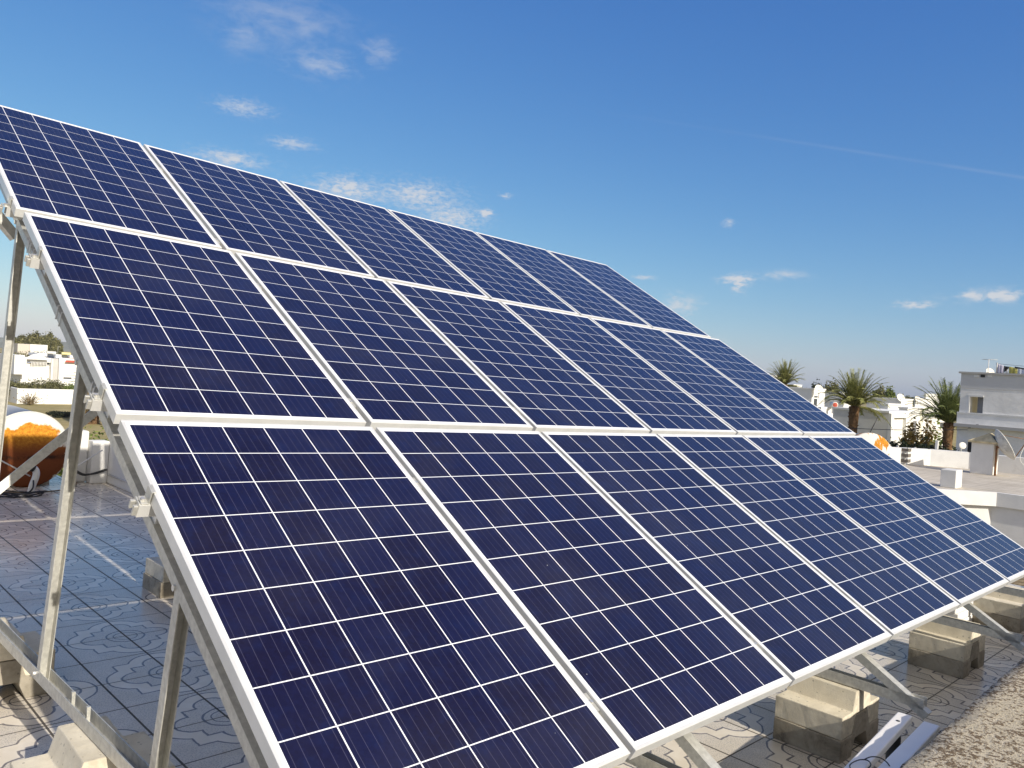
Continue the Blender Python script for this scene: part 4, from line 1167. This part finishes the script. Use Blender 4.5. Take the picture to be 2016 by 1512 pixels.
# string course, mid band, lower floor with slab edge and door
w = MB(); q_ = rect(1890, 2120, 824.5, 827.5); w.box((-.06, yr, zled - .06), (.301, .06, zled - .001)); w.build('string_course', fm, gb_)
zl2 = rect(1890, 2100, 848, 850)[2]
w = MB(); w.box((-.04, yr, zl2), (.30, .06, zled - .051)); w.build('mid_wall', M_GREYW, gb_)
for x in (1909.5, 1924.5):
    a_, b__, c_, d__ = rect(x - 2, x + 2.2, 835, 842.5)
    w = MB(); w.box((-.055, b__, c_), (-.041, a_, d__)); w.build('vent', M_DARK, gb_)
w = MB(); w.box((-.30, yr, zl2 - .12), (.30, .08, zl2 - .001)); w.build('canopy_slab', mat('grey slab edge', (.42, .41, .40), .9), gb_)
w = MB(); w.box((.02, yr, -.2), (.30, .04, zl2 - .121)); w.box((.301, -.3, -.2), (4, .04, zled - .06)); w.build('lower_wall', M_GREYW, gb_)
a_, b__, c_, d__ = rect(1906, 1912.5, 870, 900)
w = MB(); w.box((-.01, b__, c_ - 2), (.019, a_, d__)); dr = w.build('door', M_DARK, gb_)
w = MB(); w.box((-.03, a_ + .001, c_ - 2), (.019, a_ + .16, d__ + .05)); w.build('frame', fm, dr)
# aerial, little dish and washing on that roof
antenna('thin aerial mast on the flat roof of the grey building', 1945, 707, 735, 0, BX + 2.2, .5)
lp0 = at(1963, 716, 0, BX + 2.0); 
cl_ = thing('clothes_line', 'clothes line stretched over the flat roof of the grey building', 'clothes line', T(lp0.x, lp0.y, ztop_ + .09))
hL = lp0.z - ztop_ - .09
w = MB(); w.tube([(0, 0, 0), (0, 0, hL + .04)], .025, 6); w.build('post', M_GALV, cl_)
w = MB(); w.tube([(.3, -5.4, 0), (.3, -5.4, hL * .8)], .025, 6); w.build('post', M_GALV, cl_)
w = MB(); w.tube(smooth_pts([Vector((0, 0, hL)), Vector((.1, -1.8, hL * .72)), Vector((.2, -3.6, hL * .68)), Vector((.3, -5.4, hL * .8))]), .008, 4); w.build('rope', M_BLACK, cl_)
def cloth(lab, x0, x1, yt0, yt1, yb0, yb1, m, dx):
    a = at(x0, yt0, 0, BX + 2.0 + dx); b2 = at(x1, yt1, 0, BX + 2.0 + dx); c = at(x1, yb1, 0, BX + 2.0 + dx); d = at(x0, yb0, 0, BX + 2.0 + dx)
    n = 10; vs = []; fs = []
    for i in range(n + 1):
        for j in range(6):
            p = a.lerp(b2, i / n).lerp(d.lerp(c, i / n), j / 5); p.x += .05 * math.sin(i * 1.5 + dx * 30) * (j / 5); vs.append(p - a)
    for i in range(n):
        for j in range(5): fs.append((i * 6 + j, (i + 1) * 6 + j, (i + 1) * 6 + j + 1, i * 6 + j + 1))
    mb = MB(); mb.add(vs, fs, True); o = mb.build('laundry', m, mw=T(*a))
    sm_ = o.modifiers.new('thickness', 'SOLIDIFY'); sm_.thickness = .008
    tag(o, lab, 'laundry', 'washing on the roof line')
cloth('pale lilac sheet on the clothes line, leftmost of the washing', 1963, 1976, 715.5, 719.5, 736, 736, mat('lilac cloth', (.50, .48, .56), .9), .0)
cloth('black garment hanging beside the lilac sheet on the line', 1976.3, 1986, 720.5, 722, 734, 725, mat('black cloth', (.02, .02, .022), .9), .02)
cloth('white cloth hanging between the black garment and the yellow one', 1979, 1985.5, 725.5, 725, 736, 736, mat('white cloth', (.76, .76, .76), .9), .05)
cloth('yellow green cloth hanging on the roof clothes line', 1986.3, 2003, 721.5, 725, 736.5, 737, mat('mustard cloth', (.40, .37, .10), .9), .0)
cloth('pale blue sheet at the right picture edge on the line', 2003.5, 2024, 726, 727, 737, 737, mat('pale blue cloth', (.52, .56, .66), .9), .03)
cloth('dark strip of cloth along the top of the pale blue sheet', 1998, 2022, 721.5, 726, 725, 728.5, M_BLACK, -.04)

# ------------------------------------------------------------------ right: white houses between palms
def whouse(name, lab, corner, left, right, ytop, X, m=M_WHITE_F, wins=(), z0=None, group='white houses of the quarter', face_m=None):
    """box house; photo columns of its near corner, left and right ends, photo row of the roof edge at the corner, distance plane X"""
    p = at(corner, ytop, 0, X); l = at(left, ytop, 0, X)
    Yc = p.y; rgt = at(right, ytop, 1, Yc); ln_ = max(2.5, min(26, rgt.x - X)) if rgt.x > X else 8
    t = thing(name, lab, 'house', T(X, Yc, GZ), group)
    H = p.z - GZ
    mb = MB(); mb.box((0, 0, -.2), (ln_, l.y - Yc, H)); mb.build('wall', m, t)
    mb = MB(); mb.box((-.05, -.05, H + .001), (ln_ + .05, l.y - Yc + .05, H + .12)); mb.build('roof_edge', M_WHITE_F, t)
    for (kind, x0, x1, y0, y1) in wins:
        mb = MB()
        if kind == 'x':
            a = at(x0, y0, 0, X); b2 = at(x1, y1, 0, X); mb.box((-.04, b2.y - Yc, b2.z - GZ), (.01, a.y - Yc, a.z - GZ))
        else:
            a = at(x0, y0, 1, Yc); b2 = at(x1, y1, 1, Yc); mb.box((a.x - X, -.04, b2.z - GZ), (b2.x - X, .01, a.z - GZ))
        mb.build('window', M_GLASS, t)
    return t, Vector((X, Yc, GZ)), ln_, H
S3 = lambda x, y: (1490 + x / 7.2, 690 + y / 7.2)
S4 = lambda x, y: (1740 + x / 7.2, 690 + y / 7.2)
whouse('white_house', 'white house with one tall window behind the array edge, left of the rusty tank', 1598.6, 1540, 1621.3, 767, 62, M_WHITE_F, [('y', 1602.5, 1607, 785, 803), ('y', 1603, 1609, 779.5, 782.5)])
whouse('white_house', 'set back white house with a small dark window left of the middle palm', 1657, 1621, 1672, 774.5, 92, M_WHITE_F, [('x', 1621.5, 1624.5, 783, 791)])
whouse('white_house', 'low bright white wing under the rusty round tank', 1616, 1612, 1649, 804.5, 52, M_WHITE_F)
whouse('white_house', 'white house directly behind the trunk of the middle palm', 1661, 1622, 1676, 793, 72, M_WHITE_F)
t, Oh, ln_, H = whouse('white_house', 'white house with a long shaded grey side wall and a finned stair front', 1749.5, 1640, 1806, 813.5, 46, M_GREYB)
mb = MB()
for (f0, f1, zz) in ((0.0, .09, 0), (.50, .60, .05), (.90, 1.0, -1.4)):
    mb.add([(ln_ * f0 - .03, -.42, -.2), (ln_ * f1 + .03, -.42, -.2), (ln_ * f1 + .03, -.001, -.2), (ln_ * f0 - .03, -.001, -.2), (ln_ * f0, -.16, H + zz), (ln_ * f1, -.16, H + zz), (ln_ * f1, -.001, H + zz), (ln_ * f0, -.001, H + zz)], [(3, 2, 1, 0), (4, 5, 6, 7), (0, 1, 5, 4), (1, 2, 6, 5), (2, 3, 7, 6), (3, 0, 4, 7)])
mb.build('fin', M_WHITE_F, t)
mb = MB(); mb.box((ln_ * .61, -.3, H - 1.9), (ln_ * .89, -.002, H - 1.75)); mb.box((.3, -.2, H - .25), (ln_ * .5, -.002, H - .05)); mb.build('balcony', M_WHITE_F, t)
mb = MB(); mb.box((ln_ * .16, -.05, H - 3.2), (ln_ * .28, .01, H - 1.7)); mb.build('window', M_GLASS, t)
whouse('white_house', 'white block right of the middle palm crown with sunlit front', *S4(60, 0)[:1], S4(-110, 0)[0], S4(215, 0)[0], S4(0, 775)[1], 60, M_WHITE_F)
whouse('white_house', 'taller white block above the finned house', S4(235, 0)[0], S4(10, 0)[0], S4(412, 0)[0], S4(0, 700)[1], 78, M_WHITE_F)
whouse('white_house', 'small white block stepping down above the finned stair', S4(335, 0)[0], S4(215, 0)[0], S4(410, 0)[0], S4(0, 830)[1], 57, M_WHITE_F)
whouse('white_house', 'cream house behind the russet shrub', S4(415, 0)[0], S4(380, 0)[0], S4(560, 0)[0], S4(0, 832)[1], 68, mat('cream wall', (.68, .64, .53), .9, vary=.05, vscale=.5), [('y', S4(545, 0)[0], S4(552, 0)[0], S4(0, 840)[1], S4(0, 930)[1])])
whouse('white_house', 'rounded white house left of the right palm', S4(450, 0)[0], S4(430, 0)[0], S4(640, 0)[0], S4(0, 690)[1], 98, M_WHITE_F)
whouse('apartment_block', 'far white apartment block peeping over the roofs behind the right palm', S4(600, 0)[0], S4(570, 0)[0], S4(790, 0)[0], S4(0, 618)[1], 170, M_WHITE_F, [('y', S4(640 + 36 * j, 0)[0], S4(655 + 36 * j, 0)[0], S4(0, 640)[1], S4(0, 655)[1]) for j in range(3)])
whouse('apartment_block', 'far white apartment block with small dark windows left of the first palm', S3(150, 0)[0], S3(100, 0)[0], S3(345, 0)[0], S3(0, 352)[1], 150, M_WHITE_F, [('y', S3(190 + 30 * j, 0)[0], S3(202 + 30 * j, 0)[0], S3(0, 385)[1], S3(0, 410)[1]) for j in range(5)])
whouse('white_house', 'white house beyond the dark trees at the foot of the first palm', S3(520, 0)[0], S3(480, 0)[0], S3(640, 0)[0], S3(0, 490)[1], 130, M_WHITE_F, [('y', S3(545, 0)[0], S3(560, 0)[0], S3(0, 500)[1], S3(0, 530)[1])])
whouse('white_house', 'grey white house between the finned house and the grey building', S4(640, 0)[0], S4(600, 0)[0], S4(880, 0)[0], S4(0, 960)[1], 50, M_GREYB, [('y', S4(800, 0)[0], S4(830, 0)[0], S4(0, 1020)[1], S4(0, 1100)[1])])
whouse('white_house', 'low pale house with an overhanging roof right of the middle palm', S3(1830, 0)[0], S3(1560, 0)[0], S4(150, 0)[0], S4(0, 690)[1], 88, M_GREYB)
# round rusty tank on the wing
rp_ = at(1644, 797, 0, 53)
t3 = thing('water_tank', 'small distant round tank with a rust red face above a white wing', 'water tank', T(*rp_))
mb = MB(); mb.lathe([(0, .08), (.16, .075)], Vector((-.8, -.6, 0)).to_track_quat('Z', 'Y').to_matrix().to_4x4(), 24); mb.cur = 1
rq = 6.2 / F_PX * 50
mb = MB(); MTq = Vector((-.8, -.6, 0)).to_track_quat('Z', 'Y').to_matrix().to_4x4()
mb.lathe([(rq * .78, .06), (rq, .03), (rq, -.7), (0, -.7)], MTq, 24); mb.build('shell', M_PAINT, t3)
mb = MB(); mb.lathe([(0, .09), (rq * .4, .085), (rq * .779, .061)], MTq, 24); mb.build('end_plate', M_RED, t3)
mb = MB(); mb.box((-.15, -.15, -.6), (.15, .15, -.2)); mb.build('cradle', M_GREYB, t3)
# roof dishes and domes, small
for k, (x, y, X, r, lab) in enumerate((((S3(885, 545)[0]), S3(0, 545)[1], 62, .38, 'white dish on the house left of the middle palm'), (S4(245, 0)[0], S4(0, 670)[1], 78, .42, 'white dish on the taller block above the finned house'), (S4(480, 0)[0], S4(0, 682)[1], 98, .35, 'small white dish on the rounded house'), (1950, 733, BX + 3, .2, 'white dish on the grey building, left of the washing'))):
    p = at(x, y, 0, X)
    t = thing('satellite_dish', lab, 'satellite dish', T(p.x, p.y, p.z - r), 'small roof dishes')
    Mx = T(0, 0, r) @ Vector((-.5, -.8, .45)).to_track_quat('Z', 'Y').to_matrix().to_4x4()
    mb = MB(); mb.lathe([(r * f, .3 * r * f * f - .3 * r) for f in [j / 6 for j in range(7)]] + [(r, -.02)] + [(r * f, .3 * r * f * f - .32 * r) for f in [j / 6 for j in range(6, -1, -1)]], Mx, 20); mb.build('reflector', M_PAINT, t)
    mb = MB(); mb.tube([(0, 0, -.4), (0, 0, r * .8)], .03, 6); mb.build('pole', M_GALV, t)
# palms
def palm_at(lab, x, y, X, L, nf, tr, leaf, seed, bulb=1.5, spread=1.0):
    p = at(x, y, 0, X)
    palm(lab, (p.x, p.y, GZ), p.z - GZ, L, nf, tr, leaf, seed, 'date palms', 0, bulb, spread=spread)
palm_at('date palm rising above the upper edge of the array, leftmost on the right side', 1545, 757, 66, 2.2, 70, .17, L_PALM, 41, 1.4, .9)
palm_at('date palm with a thick shaggy trunk in the middle of the white houses', 1682, 800, 43.5, 2.15, 78, .165, L_PALM, 42, 1.6)
palm_at('date palm half hidden behind the grey building', 1868, 832, 43, 2.3, 80, .16, L_PALM2, 43, 1.5)
# trees and shrubs on the right
def tree_at(lab, x, ytop, X, wpx, leaf, seed, n=9000, size=.17, cat='tree', name='tree', k=14, zf=.62):
    p = at(x, ytop, 0, X); h = p.z - GZ
    mpp = (at(x + 1, ytop, 0, X) - p).length; rr = wpx * .5 * mpp
    tree(name, lab, cat, (p.x, p.y, GZ), clump(random.Random(seed), rr, rr, h * (1 - zf), h * zf, k), n, size, leaf, .3, None, seed)
tree_at('dark pine left of the middle palm, darkest of the row', 1612, 742, 118, 24, L_DARK, 51, name='pine_tree')
tree_at('broad dark green tree right behind the middle palm crown', 1636, 741, 122, 34, L_OLIVE, 52, name='leafy_tree')
tree_at('small dark tree beside the house with the flat dark top', 1590, 753, 120, 16, L_DARK, 53, name='leafy_tree', n=1300)
tree_at('dome shaped dark tree above a white house near the first palm', 1571, 752, 140, 24, L_DARK, 54, name='leafy_tree', n=1300)
tree_at('olive tree behind the right half of the middle palm', 1735, 750, 112, 34, L_OLIVE, 55, name='leafy_tree')
tree_at('light green tree right of the middle palm crown', 1756, 754, 108, 24, L_GREEN, 56, name='leafy_tree')
tree_at('far olive tree behind the white roof dish', 1774, 771, 190, 26, L_OLIVE, 57, name='leafy_tree', n=4000, size=.26)
tree_at('far olive tree next to the white apartment block', 1788, 775, 200, 20, L_OLIVE, 58, name='leafy_tree', n=4000, size=.26)
tree_at('very far dark tree at the end of the roof line', 1815, 781, 260, 16, L_DARK, 59, name='leafy_tree', n=3000, size=.3)
tree_at('far dark tree on the horizon left of the gap', 1798, 779, 250, 14, L_DARK, 60, name='leafy_tree', n=3000, size=.3)
def bush_at(lab, x, ytop, X, wpx, leaf, seed, n=2200, size=.125, name='shrub'):
    p = at(x, ytop, 0, X); mpp = (at(x + 1, ytop, 0, X) - p).length
    bush(name, lab, (p.x, p.y, GZ), wpx * .75 * mpp, wpx * .75 * mpp, p.z - GZ, n, size, leaf, seed, None, 20)
bush_at('tall russet brown shrub beside the finned house', 1813, 812, 43.5, 50, L_RUSSET, 71, 30000)
bush_at('green shrub between the russet one and the right palm', 1845, 808, 45.5, 50, L_GREEN, 72, 30000)
bush_at('low olive shrub before the right palm trunk', 1838, 850, 40, 52, L_OLIVE, 73, 20000)
bush_at('dark shrub at the corner of the grey building', 1878, 858, 33.5, 28, L_HEDGE, 74, 6000)
hd = MB(); p0 = at(1735, 869, 0, 31.5); p1 = at(1874, 872, 0, 31.5)
lc = []
for j in range(16):
    f = j / 15; lc.append((p0.x, p0.y + (p1.y - p0.y) * f, p0.z - .95, .55, .5, .95 + .06 * math.sin(j * 2)))
leaf_cloud(hd, lc, 14000, .09, 0, 75)
for j in range(16):
    f = j / 15; yy = p0.y + (p1.y - p0.y) * f; hd.tube([(p0.x, yy, GZ - .1), (p0.x, yy, p0.z - .8)], .06, 5)
tag(hd.build('hedge', L_HEDGE), 'long dark clipped hedge behind the neighbouring parapet', 'hedge')
# overhead wire and a leaning dark rod
uw = MB(); a, b2 = at(1670, 843, 0, 30), at(1905, 846, 0, 30)
uw.tube([a.lerp(b2, j / 10) - Vector((0, 0, .04 * math.sin(math.pi * j / 10))) for j in range(11)], .012, 5)
tag(uw.build('overhead_wire', M_BLACK), 'thin dark overhead wire crossing before the white houses', 'wire')
rd_ = MB(); a, b2 = at(1712, 853, 0, 27), at(1728, 822, 0, 27)
rd_.tube([a - (b2 - a) * 1.0, a, b2], .014, 5)
tag(rd_.build('rod', M_BLACK), 'thin dark leaning rod above the rust streaked tank', 'rod')

# ------------------------------------------------------------------ air
hz = MB(); hz.box((-1560, -1560, GZ - 1.5), (1560, 1560, 45))
M_HAZE = bpy.data.materials.new('haze'); M_HAZE.use_nodes = True
ht = M_HAZE.node_tree; ht.nodes.remove(ht.nodes['Principled BSDF'])
pv = ht.nodes.new('ShaderNodeVolumePrincipled')
pv.inputs['Color'].default_value = (.95, .96, .97, 1); pv.inputs['Density'].default_value = .00018; pv.inputs['Anisotropy'].default_value = 0
ht.links.new(pv.outputs[0], ht.nodes['Material Output'].inputs['Volume'])
tag(hz.build('haze', M_HAZE), kind='stuff')
